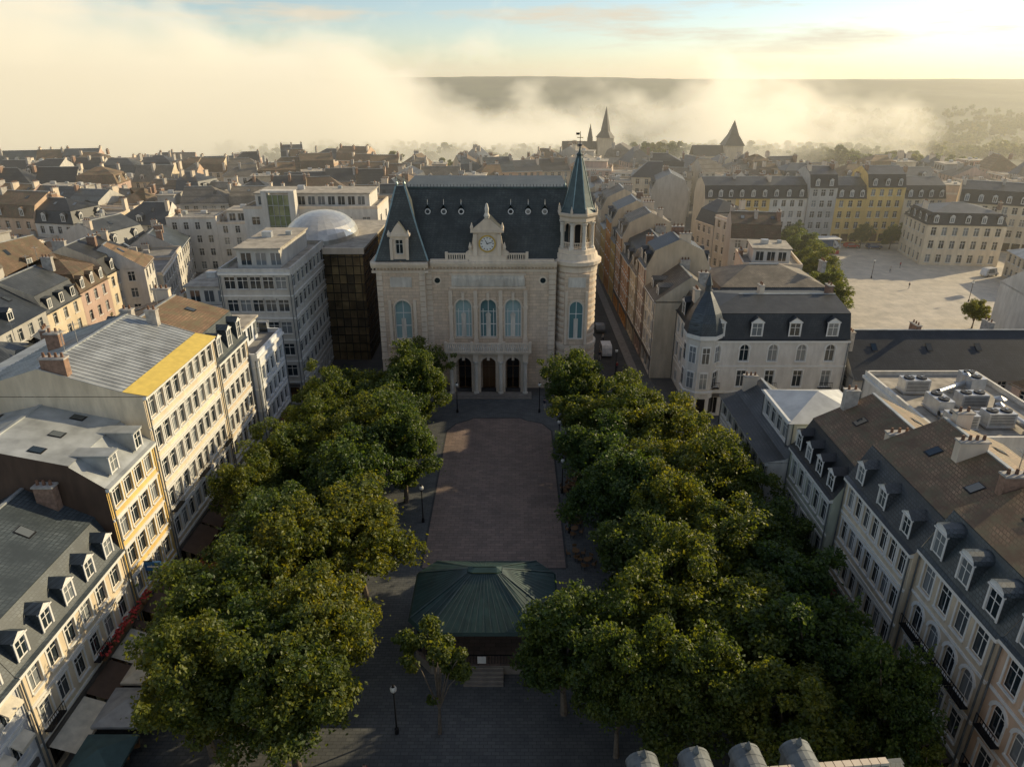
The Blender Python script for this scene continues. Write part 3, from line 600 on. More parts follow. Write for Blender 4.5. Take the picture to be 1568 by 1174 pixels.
house('tall_cream_building',-32,56,90,15.5,17,[dict(h=3.9,k='shop',awn=['awn_brown','awn_red','awn_brown'])]+[dict(h=3.15,ww=1.2,wh=2.0,balc=(4 if i==1 else 0)) for i in range(5)],'w_cream',roof='low',rm='zinc',rm2='zinc',strip='yellow_board',ncol=9,ndorm=0,chim=3,rh=2.6,seams=True,ant=2)
house('mansard_hotel_building',-32,71.5,90,9,15,[dict(h=3.9,k='shop',awn='awn_beige')]+[dict(h=3.15,ww=1.2,wh=2.0) for i in range(4)],'w_sand',ncol=5,ndorm=3,rm='slate_blue',rm2='tile_brown',mans=(1.4,3.2),dh=2,rh=2,chim=2,sky=1,ant=1)
house('blue_white_corner_house',-31,80.5,90,10,12,[dict(h=3.8,k='shop',awn='awn_red')]+[dict(h=2.9,ww=1.2,wh=1.9,arch=False) for i in range(3)]+[dict(h=1.2,k='blank')],'w_bluewhite',ncol=5,ndorm=0,roof='flat2',rm='flat_roof',chim=2,side=(3,3))
house('office_building',-41,97,0,10,19,[dict(h=3.6,k='shop')]+[dict(h=3.3,ww=1.7,wh=1.8,sill=.9,trim='w_concrete') for _ in range(5)],'w_concrete',roof='flat2',rm='gravel_roof',ncol=5,side=(6,8),chim=0,ndorm=0)
house('stepped_terrace_building',-51,101,0,9.9,14,[dict(h=3.6,k='win')]+[dict(h=3.3,ww=1.7,wh=1.6) for _ in range(3)],'w_concrete',roof='flat2',rm='gravel_roof',ncol=4,side=(4,0),chim=1,ndorm=0)
B=Bld('glass_arcade_building')
for F_,L in ((Fr(B,(-31,115.2,0),(1,0),(0,-1)),6.5),(Fr(B,(-24.5,115.2,0),(0,1),(1,0)),26)):
    z=0
    while z<18.5:
        k=0
        while k<L-.1: F_.rect('glazing',random.choice(('gold_glass','gold_glass_pale','gold_glass','bronze_glass')),k,min(L,k+1.2),z,min(19,z+1.5),0); k+=1.2
        z+=1.5
    k=0
    while k<=L+.01: F_.box('mullions','iron',k-.04,k+.04,.003,.1,0,19); k+=1.2
    for z in range(1,13): F_.box('mullions','iron',0,L,.003,.14,z*1.5,z*1.5+.08)
B.box('roof','gravel_roof',-41,-24.3,116,141,19.01,19.4); B.box('walls','w_concrete',-41,-31.02,116.2,141,0,19)
B.box('roof','limestone_trim',-31,-24.2,114.9,115.19,18.6,19.6)
def dm(i,j):
    th=math.pi*2*i/24; ph=math.pi/2*j/8
    return (-33.6+6.2*math.cos(th)*math.cos(ph),126+9.5*math.sin(th)*math.cos(ph),19.3+4.4*math.sin(ph))
for j in range(8):
    for i in range(24): B.poly('metal_dome','chrome_dome',[dm(i,j),dm(i+1,j),dm(i+1,j+1),dm(i,j+1)] if j<7 else [dm(i,j),dm(i+1,j),dm(i,8)])
B.finish()
house('white_modern_building',-56,150,0,28,14,[dict(h=4,ww=1.6,wh=1.6) for _ in range(5)],'w_white',roof='flat2',rm='flat_roof',ncol=7,side=(2,2),ndorm=0,chim=0,lod=1,split=False)
B=Bld('green_glass_stair_tower',split=False)
for i in range(4):
    for j in range(11): B.poly('a',random.choice(('green_glass','green_glass','green_glass_pale')),[(-50+i*1.1,148,j*2.1),(-48.9+i*1.1,148,j*2.1),(-48.9+i*1.1,148,j*2.1+2.1),(-50+i*1.1,148,j*2.1+2.1)])
for k in range(5): B.box('a','zinc',-50+k*1.1-.05,-50+k*1.1+.05,147.85,147.99,0,23.1)
for k in range(12): B.box('a','zinc',-50,-45.6,147.87,147.985,k*2.1,k*2.1+.1)
B.box('a','w_white',-51.2,-50.05,147.8,149.9,0,23.6); B.box('a','w_white',-45.55,-44.4,147.8,149.9,0,23.6); B.box('a','w_white',-51.2,-44.4,147.8,149.9,23.605,24)
B.finish()
# ------------------------------------------------------------ right row
house('peach_corner_building',29.4,33,-90,15,15,[dict(h=3.8,k='shop',awn=['awn_brown','awn_red'])]+[dict(h=3.5,ww=1.25,wh=2.2,arch=(i==1),balc=(2 if i<2 else 0)) for i in range(3)],'w_peach',ncol=7,ndorm=5,dstyle='arch',rm='slate_blue',rm2='slate_dark',mans=(1.5,3.2),dh=1.9,dw=1.3,chim=3,sky=2,rh=2.2)
house('cream_mansard_building',29.3,42,-90,9,15,[dict(h=3.8,k='shop',awn=['awn_brown'])]+[dict(h=3.45,ww=1.25,wh=2.2,arch=(i==1),balc=(1 if i==1 else 0)) for i in range(3)],'w_sand',ncol=4,ndorm=3,dstyle='arch',rm='slate_blue',rm2='tile_brown',mans=(1.5,3.2),dh=1.9,dw=1.3,chim=2,sky=2,rh=2.4,ant=1)
house('white_shuttered_building',28.9,53,-90,11,14,[dict(h=3.8,k='shop',awn=['awn_red','awn_brown'])]+[dict(h=3.25,ww=1.05,wh=2.0) for i in range(3)],'w_cream',ncol=7,ndorm=3,dstyle='gable',rm='slate',rm2='tile_brown',mans=(1.5,3.0),chim=3,sky=2,rh=2.6,ant=1)
house('pale_green_building',28.1,63,-90,10,14,[dict(h=3.7,k='shop',awn=['awn_brown'])]+[dict(h=3.7,ww=1.2,wh=2.1) for i in range(2)],'w_green',ncol=5,ndorm=4,dstyle='gable',rm='slate_dark',rm2='tile_brown',mans=(1.6,3.0),chim=2,sky=1,rh=2.8)
house('white_low_building',26,80,-90,17,9,[dict(h=3.3,k='shop',awn=['awn_beige'])]+[dict(h=2.9,ww=1.8,wh=1.6) for i in range(2)],'w_white',ncol=7,ndorm=0,roof='low',rm='slate',rm2='slate_dark',chim=1,rh=2.2,side=(0,0))
house('zinc_roof_pavilion',28.5,73,-90,8,8,[dict(h=9.5,k='blank'),dict(h=3.4,ww=1.7,wh=1.9)],'w_white',ncol=4,ndorm=0,roof='gable',rm='zinc_light',hip=(1,1),rh=1.6,side=(3,3),chim=0)
house('white_turret_building',26,93,0,21,14,[dict(h=3.8,k='shop')]+[dict(h=3.9,ww=1.3,wh=2.5,n=5,arch=(i==1),balc=(2 if i==0 else 0)) for i in range(2)],'w_white',ncol=6,ndorm=4,rm='slate_dark',mans=(1.2,3.4),dh=2,dw=1.6,chim=3,rh=1.2,side=(3,3),hip=(1,0))
B=Bld('corner_turret')
B.lathe('walls','w_white',26.9,94.4,[(2.5,0),(2.5,12.3)],8,math.pi/8); B.lathe('cornice','frame_white',26.9,94.4,[(2.5,11.7),(2.8,11.9),(2.85,12.5),(2.5,12.6)],8,math.pi/8)
B.lathe('cornice','frame_white',26.9,94.4,[(2.5,3.8),(2.7,3.85),(2.7,4.1),(2.5,4.15)],8,math.pi/8,cap=False)
B.lathe('roof','slate_blue',26.9,94.4,[(2.8,12.5),(2.5,14.2),(2.1,15.4),(1.1,17.2),(.5,18.2),(.4,19),(.55,19.1),(.0,20.8)],8,math.pi/8)
for a in (-180,-135,-90,-45):
    t=rad(a); dx,dy=math.cos(t),math.sin(t); G=Fr(B,(26.9+2.31*dx,94.4+2.31*dy,0),(-dy,dx),(dx,dy))
    for z in (4.6,8.4):
        G.box('trim','frame_white',-.62,.62,.0,.1,z-.1,z+2.5); G.rect('windows','glass',-.48,.48,z,z+2.3,.11); G.rect('window_frames','frame_white',-.04,.04,z,z+2.3,.13); G.rect('window_frames','frame_white',-.48,.48,z+1.5,z+1.58,.14)
    G.rect('windows','shop_glass',-.6,.6,.6,3,.05)
B.finish()
house('slate_roof_building',33,112,0,20,15,[dict(h=3.8,k='win')]+[dict(h=3.3,ww=1.3,wh=2) for i in range(2)],'w_grey',ncol=7,ndorm=4,rm='slate',rm2='tile_grey',mans=(1.3,3),rh=2.5,side=(4,4),hip=(1,1),lod=1,split=False)
house('white_service_building',42,78,-90,17,13,[dict(h=4.2,k='blank') for i in range(3)],'w_white',roof='flat',rm='gravel_roof',ncol=4,ndorm=0,chim=0,side=(3,3))
def hvac(x,y,z,r):
    B=Bld('rooftop_air_conditioner',(x,y,z),rad(r),False)
    B.box('a','duct',-1.4,1.4,-.8,.8,.25,1.7); B.box('a','steel',-1.5,1.5,-.9,.9,.1,.248)
    for sx in (-.7,.7): B.lathe('a','iron',sx,0,[(.55,1.701),(.55,1.85)],14); B.lathe('a','steel',sx,0,[(.12,1.851),(.12,1.95)],8)
    for k in range(7): B.box('a','iron',-1.2,1.2,-.83,-.802,.45+k*.17,.5+k*.17)
    B.finish()
def duct(x,y,z,L,r,rr=.3):
    B=Bld('ventilation_duct',(x,y,z),rad(r),False)
    for k in range(10):
        a,c=2*math.pi*k/10,2*math.pi*(k+1)/10
        B.poly('a','steel',[(0,rr*math.cos(a),.7+rr*math.sin(a)),(L,rr*math.cos(a),.7+rr*math.sin(a)),(L,rr*math.cos(c),.7+rr*math.sin(c)),(0,rr*math.cos(c),.7+rr*math.sin(c))])
    for u in (.2,L/2,L-.2): B.box('a','steel',u-.05,u+.05,-rr,rr,0,.7-rr)
    B.lathe('a','steel',L,0,[(rr*1.1,0),(rr*1.1,1.6),(rr*1.5,1.7),(0,2)],10); B.finish()
for x,y,r in ((45,64,0),(49,64.5,0),(45,68,90),(49,69,0),(45,73,0),(52,74,90)): hvac(x,y,12.6,r)
duct(44,66,12.6,6,0); duct(47,71.5,12.6,5,30); duct(51,62.5,12.6,5,90,.4)
house('slate_long_building',48,92,0,46,13,[dict(h=3.2,k='win')]+[dict(h=3,ww=1.2,wh=1.8) for i in range(1)],'w_grey',roof='gable',ncol=12,ndorm=0,rm='slate_dark',chim=5,rh=5,sky=6,side=(3,3),lod=1,split=False)
house('white_gable_building',84,108,-10,18,15,[dict(h=4,ww=1.2,wh=1.8) for i in range(3)],'w_white',roof='gable',ncol=4,ndorm=0,rm='slate',chim=2,rh=4,lod=1,split=False)
# ------------------------------------------------------------ streets behind
cols=['w_orange','w_yellow','w_cream','w_white','w_pink','w_peach','w_sand','w_grey','w_rose','w_green']
y=107
for w,c in zip((9,7,8,10,8,7,9,8,10,9,8,9,10,9),['w_white','w_pink','w_cream','w_orange','w_orange','w_yellow','w_orange','w_yellow','w_cream','w_orange','w_yellow','w_white','w_cream','w_sand']):
    nf=random.choice((3,3,4)); y+=w
    house('street_townhouse',22.6-(.015*(y-107)),y,-90,w-.02,10.5,[dict(h=3.6,k='shop')]+[dict(h=3.1,ww=1.1,wh=1.8) for _ in range(nf)],c,ncol=max(2,int(w/2.3)),ndorm=2,roof=random.choice(('mansard','gable')),rm=random.choice(('slate','slate_blue','tile_grey')),sidemat='w_sand',dstyle='gable',chim=2,lod=0 if y<150 else 1,split=False)
y=141
for w in (10,9,11,8,10,9,12,10):
    house('street_townhouse',12.8,y,90,w-.02,11,[dict(h=3.6,k='shop')]+[dict(h=3.1,ww=1.1,wh=1.8) for _ in range(3)],random.choice(cols),ncol=3,ndorm=2,roof=random.choice(('mansard','gable')),rm=random.choice(('slate','slate_blue','tile_grey')),sidemat='w_sand',chim=2,lod=1,split=False); y+=w
x=56
for w,c,nf in ((9,'w_sand',3),(10,'w_yellow',3),(11,'w_white',3),(8,'w_grey',4),(9,'w_yellow',3),(11,'w_yellow',4),(12,'w_cream',3)):
    house('square_front_townhouse',x,210+random.uniform(0,1.5),0,w-.02,13,[dict(h=3.6,k='shop')]+[dict(h=3.1,ww=1.2,wh=1.8) for _ in range(nf)],c,ncol=int(w/2.4),ndorm=int(w/3),rm='slate_dark',rm2='slate',chim=2,lod=1,split=False,rh=2,mans=(1.6,3.4)); x+=w
house('cream_corner_townhouse',126,204,-28,20,13,[dict(h=3.6,k='shop')]+[dict(h=3.1,ww=1.2,wh=1.8) for _ in range(3)],'w_cream',ncol=8,ndorm=6,rm='slate_dark',rm2='slate',chim=3,lod=1,split=False,rh=2,mans=(1.6,3.4))
house('cream_hipped_building',107,184,-8,19,16,[dict(h=3.6,k='win',ww=1.2,wh=2)]+[dict(h=3.4,ww=1.2,wh=2) for _ in range(2)],'w_cream',ncol=7,ndorm=5,rm='slate_dark',rm2='slate',hip=(1,1),chim=2,lod=1,split=False,side=(5,5),rh=1.8)
house('white_pavilion_building',118,158,-12,22,14,[dict(h=3.4,k='win',ww=1.2,wh=2)]+[dict(h=3.2,ww=1.2,wh=1.8) for _ in range(1)],'w_sand',roof='gable',ncol=7,ndorm=0,rm='zinc',hip=(1,1),chim=1,lod=1,split=False,side=(5,5),rh=3)
# ------------------------------------------------------------ rest of the town
def excluded(x,y):
    if -26<x<15 and 92<y<142: return True
    if -62<x<-24 and 92<y<166: return True
    if -52<x<36 and y<108: return True
    if -1<x<37 and y<262: return True
    if 20<x<62 and y<108: return True
    if 30<x<56 and 106<y<130: return True
    if 44<x<98 and 88<y<110: return True
    if 52+(y-105)*.27<x<150 and 96<y<200: return True
    if 50<x<150 and 200<=y<231: return True
    if abs(x)>.82*y+24: return True
    return False
rnd=random.Random(5)
roofs=['slate','slate','slate_blue','tile_brown','tile_brown','tile_brown','slate_dark','tile_grey','tile_grey']
wcs=['w_white','w_cream','w_sand','w_grey','w_white','w_peach','w_grey','w_pink','w_concrete']
cnt=0
for bj in range(0,10):
    for bi in range(-9,10):
        bx=bi*44+rnd.uniform(-4,4)+(bj%2)*20; by=26+bj*41+rnd.uniform(-3,3)
        ang=rnd.uniform(-18,18); along=rnd.random()<.55
        base=rnd.choice((9.5,11,12.5)); 
        for row in (0,1):
            t=-19
            while t<17:
                w=rnd.uniform(8,14)
                dpt=rnd.uniform(10.5,13)
                if row==0: lx,ly,r=t,-17,0
                else: lx,ly,r=t+w,17,180
                if not along: lx,ly,r=-ly,lx,r+90
                a=rad(ang); X=bx+lx*math.cos(a)-ly*math.sin(a); Y=by+lx*math.sin(a)+ly*math.cos(a)
                rr=rad(ang+r); cx=X+w/2*math.cos(rr)-dpt/2*math.sin(rr); cy=Y+w/2*math.sin(rr)+dpt/2*math.cos(rr)
                t+=w+.03
                bad=any(excluded(cx+ox,cy+oy) for ox,oy in ((0,0),(6,0),(-6,0),(0,6),(0,-6)))
                if bad or cy>(335 if cx<110 else 300)+40*mnoise.noise((cx/80,0,0)): continue
                nf=rnd.choice((2,2,3)) if base<10 else 3
                gfh=rnd.uniform(3.2,4.2); fhh=rnd.uniform(2.7,3.3)
                rt=rnd.choice(('mansard','mansard','gable','gable','gable','flat')) if rnd.random()<.9 else 'flat2'
                rm=rnd.choice(roofs)
                random.seed(cnt)
                house('town_house',X,Y,ang+r,w,dpt,[dict(h=gfh,k='win',ww=1.2,wh=1.9)]+[dict(h=fhh,ww=1.1,wh=1.7) for _ in range(nf)],rnd.choice(wcs),roof=rt,rm='flat_roof' if 'flat' in rt and rnd.random()<.6 else ('gravel_roof' if 'flat' in rt else rm),rm2=None,ncol=max(2,int(w/2.6)),side=(rnd.choice((0,2,3)),rnd.choice((0,2,3))),hip=(int(rnd.random()<.25),int(rnd.random()<.25)),ndorm=rnd.choice((2,3)) if rt=='mansard' else rnd.choice((0,1,2)),dstyle=rnd.choice(('gable','shed','gable')),chim=rnd.choice((1,2,3)),sky=rnd.choice((0,1,2,2)) if cy<220 else 0,lod=1,split=False,rh=None if rt=='mansard' else rnd.uniform(3.2,5.4),ant=1 if cy<160 and 'flat' not in rt else 0)
                cnt+=1
B=Bld('church_with_spire',(48,382,0))
B.box('walls','w_sand',-4,4,0,8,0,17); B.lathe('spire','slate_dark',0,4,[(5.2,17),(2.6,20),(2.2,22),(1.6,25),(0,32)],8,math.pi/8); B.box('walls','w_sand',-22,-4,1,13,0,9)
B.poly('roof','slate_dark',[(-22,1,9),(-4,1,9),(-4,7,15),(-22,7,15)]); B.poly('roof','slate_dark',[(-22,13,9),(-4,13,9),(-4,7,15),(-22,7,15)]); B.poly('walls','w_sand',[(-22,1,9),(-22,13,9),(-22,7,15)])
B.lathe('spire','slate_dark',-8,2,[(1.4,12),(1.4,17),(0,24)],8); B.finish()
B=Bld('square_tower',(111,372,0)); B.box('walls','w_sand',-4.5,4.5,0,9,0,14); B.lathe('roof','slate_dark',0,4.5,[(7.2,14),(3.2,19),(0,26)],4,math.pi/4); B.box('walls','w_sand',-20,-4.5,0,10,0,9)
B.poly('roof','slate_dark',[(-20,0,9),(-4.5,0,9),(-4.5,5,14),(-20,5,14)]); B.poly('roof','slate_dark',[(-20,10,9),(-4.5,10,9),(-4.5,5,14),(-20,5,14)]); B.finish()
# foreground roof beneath the camera
B=Bld('foreground_dormer_building',(1.4,21.0,-.5),rad(5))
B.box('walls','w_sand',0,15.6,-15,0,.5,17.0)
for q in ([(-.3,-15,17.1),(15.9,-15,17.1),(14.6,-7,18.2),(.4,-7,18.2)],[(.4,-7,18.2),(14.6,-7,18.2),(14.8,-.6,18.4),(.4,-.6,18.4)],[(15.9,-15,17.1),(16.3,.3,17.1),(14.8,-.6,18.4),(14.6,-7,18.2)],[(0,.3,17.0),(16.3,.3,17.0),(14.8,-.6,18.4),(.4,-.6,18.4)]): B.poly('roof','slate_blue',q)
k=.4
while k<14.8: B.box('roof_edge','limestone_trim',k,k+.36,-.75,-.45,18.38,18.56); k+=.4
B.box('gutter','zinc_dark',0,16.4,.25,.55,16.9,17.1)
for x in (4.3,6.6,8.9,11.2):
    K=10
    for (r,mt,ya,yb) in ((.7,'zinc_dark',-1.0,.6),(.62,'slate_blue',-.96,.5)):
        pr=[(x-r*math.cos(math.pi*j/K),18.2+r*.85*math.sin(math.pi*j/K)+(.0 if r>.65 else -.02)) for j in range(K+1)]
        for (ua,za),(ub,zc) in zip(pr,pr[1:]): B.poly('dormers',mt,[(ua,ya,za-.0),(ub,ya,zc),(ub,yb,zc),(ua,yb,za)])
        B.poly('dormers','zinc_dark',[(u,ya,z) for u,z in pr]); B.poly('dormers','white_paint',[(u,yb,z) for u,z in pr])
    B.box('dormers','zinc_dark',x-.64,x+.64,-.95,.45,17.0,18.2)
    B.lathe('dormers','zinc_dark',x,.3,[(.1,18.7),(.16,18.9),(.02,19.2)],6)
    for j in range(4):
        pr=[(x-.72*math.cos(math.pi*i/K),18.2+.61*math.sin(math.pi*i/K)) for i in range(K+1)]
        for (ua,za),(ub,zc) in zip(pr,pr[1:]): B.poly('dormers','zinc_dark',[(ua,-.9+j*.45,za),(ub,-.9+j*.45,zc),(ub,-.86+j*.45,zc),(ua,-.86+j*.45,za)])
B.finish()
# ------------------------------------------------------------ bandstand
B=Bld('bandstand',(-2.3,48.6,0))
oc=[(-6.2,-3.0),(-4.7,-4.7),(4.7,-4.7),(6.2,-3.0),(6.2,3.0),(4.7,4.7),(-4.7,4.7),(-6.2,3.0)]
def ring8(kx,ky,z): return [(x*kx,y*ky,z) for x,y in oc]
def loft(part,mat,a,b):
    for i in range(8): B.poly(part,mat,[a[i],a[(i+1)%8],b[(i+1)%8],b[i]])
r0,r1,r2=ring8(1,1,4.3),ring8(.97,.97,4.55),ring8(.24,.1,7.0)
loft('roof','copper_green',r0,r1); loft('roof','copper_green',r1,r2)
loft('lantern','green_glass',ring8(.2,.07,6.9),ring8(.2,.07,7.2)); loft('lantern','copper_green',ring8(.23,.1,7.2),ring8(.16,.01,7.42)); B.poly('roof','copper_green',r2)
for i in range(8):
    a,b,c,d=r1[i],r1[(i+1)%8],r2[(i+1)%8],r2[i]; n=14 if i in (1,5) else (9 if i in (3,7) else 3)
    for k in range(n+1):
        t=k/n; p=[a[j]+(b[j]-a[j])*t for j in range(3)]; q=[d[j]+(c[j]-d[j])*t for j in range(3)]
        w=.03 if 0<k<n else .07
        ex,ey=(b[0]-a[0]),(b[1]-a[1]); L=math.hypot(ex,ey); ex,ey=ex/L*w,ey/L*w
        B.poly('roof_seams','spire_lead',[(p[0]-ex,p[1]-ey,p[2]+.06),(p[0]+ex,p[1]+ey,p[2]+.06),(q[0]+ex,q[1]+ey,q[2]+.06),(q[0]-ex,q[1]-ey,q[2]+.06)])
    x,y=oc[i]; B.lathe('columns','iron',x*.88,y*.88,[(.16,.9),(.16,1.2),(.09,1.3),(.08,4.1),(.2,4.3)],8)
    x2,y2=oc[(i+1)%8]; fr=Fr(B,(x*.88,y*.88,0),((x2-x)/math.hypot(x2-x,y2-y),(y2-y)/math.hypot(x2-x,y2-y)),((y2-y)/math.hypot(x2-x,y2-y),-(x2-x)/math.hypot(x2-x,y2-y)))
    Ls=math.hypot(x2-x,y2-y)*.88
    fr.box('railing','iron',0,Ls,-.03,.03,1.75,1.82); k=0
    while k<Ls: fr.box('railing','iron',k,k+.04,-.02,.02,.9,1.75); k+=.25
    fr.box('frieze','copper_green',0,Ls,-.04,.04,3.8,4.25)
loft('base','plinth',ring8(.93,.93,0),ring8(.93,.93,.9)); B.poly('base','square_paving',ring8(.93,.93,.9)); B.poly('ceiling','wood',ring8(.96,.96,4.28))
for k in range(5): B.box('steps','plinth',-1.6,1.6,-5.7+k*.3,-4.35,.0+k*.17,.17+k*.17)
B.box('notice_board','white_paint',-.5,.2,-4.62,-4.58,1.4,2.1)
B.finish()
# ------------------------------------------------------------ trees
def tree_mesh(name,seed,R,H,cz0,nleaf,ls,nl=46,trunk=.28,cull=-.22):
    rg=np.random.default_rng(seed); cz=(cz0+H)/2; rz=(H-cz0)/2
    V=[];Fc=[];MI=[]
    def tube(p,q,r0,r1,n=7):
        p=Vector(p);q=Vector(q);d=(q-p).normalized(); a=d.orthogonal().normalized(); b=d.cross(a); i0=len(V)
        for c,r in ((p,r0),(q,r1)):
            for k in range(n): t=2*math.pi*k/n; V.append(tuple(c+a*(r*math.cos(t))+b*(r*math.sin(t))))
        for k in range(n): Fc.append((i0+k,i0+(k+1)%n,i0+n+(k+1)%n,i0+n+k)); MI.append(0)
    j=(rg.uniform(-.2,.2),rg.uniform(-.2,.2),cz0*.95)
    tube((0,0,0),(j[0]*.4,j[1]*.4,cz0*.5),trunk*1.2,trunk*.95); tube((j[0]*.4,j[1]*.4,cz0*.5),j,trunk*.95,trunk*.8)
    lobes=[]
    for k in range(nl):
        for _ in range(50):
            p=rg.uniform(-1,1,3); rr=np.linalg.norm(p)
            if .4<rr<.92 and (p[2]>-.8): break
        k2=.84+.8*mnoise.noise((p[0]*1.6+seed*3.1,p[1]*1.6,p[2]*1.6))
        lobes.append((p*np.array([R,R,rz])*k2+np.array([0,0,cz]),R*rg.uniform(.1,.28)))
    for k in range(9):
        c,_=lobes[k*nl//9]; m=[j[0]+(c[0]-j[0])*.45,j[1]+(c[1]-j[1])*.45,j[2]+(c[2]-j[2])*.6]
        tube(j,m,trunk*.5,trunk*.3,6); tube(m,c,trunk*.3,.04,5)
    w=np.array([l[1]**2 for l in lobes]); w/=w.sum()
    idx=rg.choice(nl,nleaf,p=w); C=np.array([l[0] for l in lobes])[idx]; Rr=np.array([l[1] for l in lobes])[idx]
    d=rg.normal(size=(nleaf,3)); d/=np.linalg.norm(d,axis=1)[:,None]
    rad_=Rr*(rg.uniform(.3,1.15,nleaf)**.5)*(1+.3*rg.normal(size=nleaf)*(rg.uniform(size=nleaf)<.3)); P=C+d*rad_[:,None]*np.array([1,1,.78])
    keep=np.array([mnoise.noise((p[0]*.95,p[1]*.95,p[2]*.95+seed))>cull for p in P]); P=P[keep]; d=d[keep]; nleaf=len(P)
    nrm=d*.45+rg.normal(size=(nleaf,3))*.6+np.array([0,0,.3]); nrm/=np.linalg.norm(nrm,axis=1)[:,None]
    t=np.cross(nrm,rg.normal(size=(nleaf,3))); t/=np.linalg.norm(t,axis=1)[:,None]; b=np.cross(nrm,t)
    s=rg.uniform(.55,1.3,nleaf)[:,None]*ls
    Q=np.stack([P-t*s*.62,P+b*s*.42-nrm*s*.1,P+t*s*.62,P-b*s*.42-nrm*s*.1],1).reshape(-1,3)
    n0=len(V); V2=np.vstack([np.array(V),Q]); fi=(np.arange(nleaf)*4+n0)[:,None]+np.arange(4)
    me=bpy.data.meshes.new(name); me.from_pydata(V2.tolist(),[],Fc+fi.tolist())
    me.materials.append(M['bark']); me.materials.append(M['leaf'])
    me.polygons.foreach_set('material_index',MI+[1]*nleaf); me.update(); return me
TM=[tree_mesh('plane_tree_%d'%i,i+1,5,13,2.6,36000,.25,95) for i in range(5)]
TS=tree_mesh('slim_tree',9,2.6,12,2.8,10000,.24,34,.14)
TF=[tree_mesh('far_tree_%d'%i,20+i,4,9,1.5,2200,.8,26,.2) for i in range(2)]
def tree(me,x,y,s=1,sz=1,name='plane_tree',z=0):
    o=bpy.data.objects.new(name,me); scene.collection.objects.link(o); o.location=(x,y,z); o.scale=(s*random.uniform(.9,1.1),s*random.uniform(.9,1.1),sz); o.rotation_euler=(0,0,random.uniform(0,6.28)); return o
random.seed(3)
TR=[(-13.8,93.5,4.4),(-23.4,80,4.4),(-16.2,81,5.2),(-12.2,70,4.0),(-24.2,67,3.8),(-17.0,62,4.9),(-22.6,55,4.9),(-13.6,53,4.7),(-23.2,43.5,4.7),(-14.6,41.5,4.7),(-21.4,36.3,4.1),(-23.5,74,3.8),(-15.5,74.5,4.4),(-12.6,87,3.9),(-15.2,35.5,3.9),(-19,49,4.2),(-18.5,68.5,4),(-20,87,3.6),(-26,61,3.2),(-18.5,39,4),
 (8.8,86,4.0),(15.8,81,4.6),(9.6,77.5,4.0),(9.8,69.5,4.1),(17.6,71,4.9),(11.0,60.5,4.5),(19.2,62,4.6),(11.4,51.5,4.4),(18.2,52,4.9),(23.6,55,3.8),(4.0,40.3,3.9),(10.8,42,3.9),(16.2,41,4.4),(21.8,39,4.3),(22,46.5,4.2),(12.5,35,3.7),(18,34.2,3.9),(22.5,67,3.5),(14.5,65.5,3.8),(14.5,56.5,4.0),(14,47,4.0),(13,75,3.9),(22,61,3.6),(24.5,34,3.2),(7.5,36.5,3)]
for k,(x,y,r) in enumerate(TR): tree(TM[k%5],x,y,r/4.25,random.uniform(.82,1.06))
tree(TS,-5.4,38.5,.98,.98,'young_plane_tree'); tree(TS,25,30,.7,.8,'young_plane_tree')
for x,y,s in ((73,176,1.2),(66,150,1.3),(63,138,1.2),(76,190,1.0),(69,163,1.1),(79,200,.9),(100,203,.8),(108,202,.8),(90,132,.7),(-75,120,.9),(-92,96,1),(-118,150,1),(-140,180,1.2),(-60,75,.8),(130,150,1),(-105,128,1),(-84,140,.9),(-190,240,1.4),(-205,255,1.5),(-180,262,1.4),(-225,270,1.5),(-80,300,1.2)): tree(TM[random.randrange(5)],x,y,s*.8,s*.72,'square_tree')
coll=bpy.data.collections.new('distant_woodland'); scene.collection.children.link(coll)
root=bpy.data.objects.new('distant_woodland',None); coll.objects.link(root)
for k in range(3600):
    yy=345+ (random.random()**1.4)*1100; xx=random.uniform(-.4,.95)*yy
    if yy<420 and -150<xx<130 and random.random()<.7: continue
    if yy<330+10 and xx<100: continue
    if mnoise.noise((xx/110,yy/110,7))<-.2: continue
    o=bpy.data.objects.new('tree_crown',random.choice(TF)); coll.objects.link(o); o.parent=root; s=random.uniform(.9,1.8); o.location=(xx,yy,gh(xx,yy)-1); o.scale=(s,s,s*.85); o.rotation_euler=(0,0,random.uniform(0,6))
# ------------------------------------------------------------ street furniture
def lamp(x,y,h=4.4):
    B=Bld('street_lamp',(x,y,0),0,False)
    B.lathe('a','iron',0,0,[(.16,0),(.16,.5),(.07,.6),(.05,h-.5),(.12,h-.4),(.12,h-.3)],8); B.lathe('a','lamp_glass',0,0,[(.1,h-.3),(.22,h-.14),(.25,h+.05),(.17,h+.2),(0,h+.26)],10); B.lathe('a','iron',0,0,[(.14,h+.22),(.05,h+.4),(0,h+.5)],8); B.finish()
for x,y in ((-8.6,38.5),(6.2,64),(5.9,72),(-9.8,66),(-9.9,78),(6.1,82),(-8,94),(4,94),(18,98),(17,108),(-27,60),(-27,75),(100,150),(88,170),(112,195)): lamp(x,y)
def parasol(x,y,s=3.2,c='awn_beige',r=0):
    B=Bld('cafe_parasol',(x,y,0),rad(r),False); B.lathe('a','iron',0,0,[(.3,0),(.3,.1),(.03,.12),(.03,2.9)],8)
    h=s/2
    cs=[(-h,-h),(h,-h),(h,h),(-h,h)]
    for i in range(4):
        a,b=cs[i],cs[(i+1)%4]; B.poly('a',c,[(a[0],a[1],2.35),(b[0],b[1],2.35),(0,0,3.05)]); B.poly('a',c,[(a[0],a[1],2.35),(b[0],b[1],2.35),(b[0],b[1],2.15),(a[0],a[1],2.15)])
    B.finish()
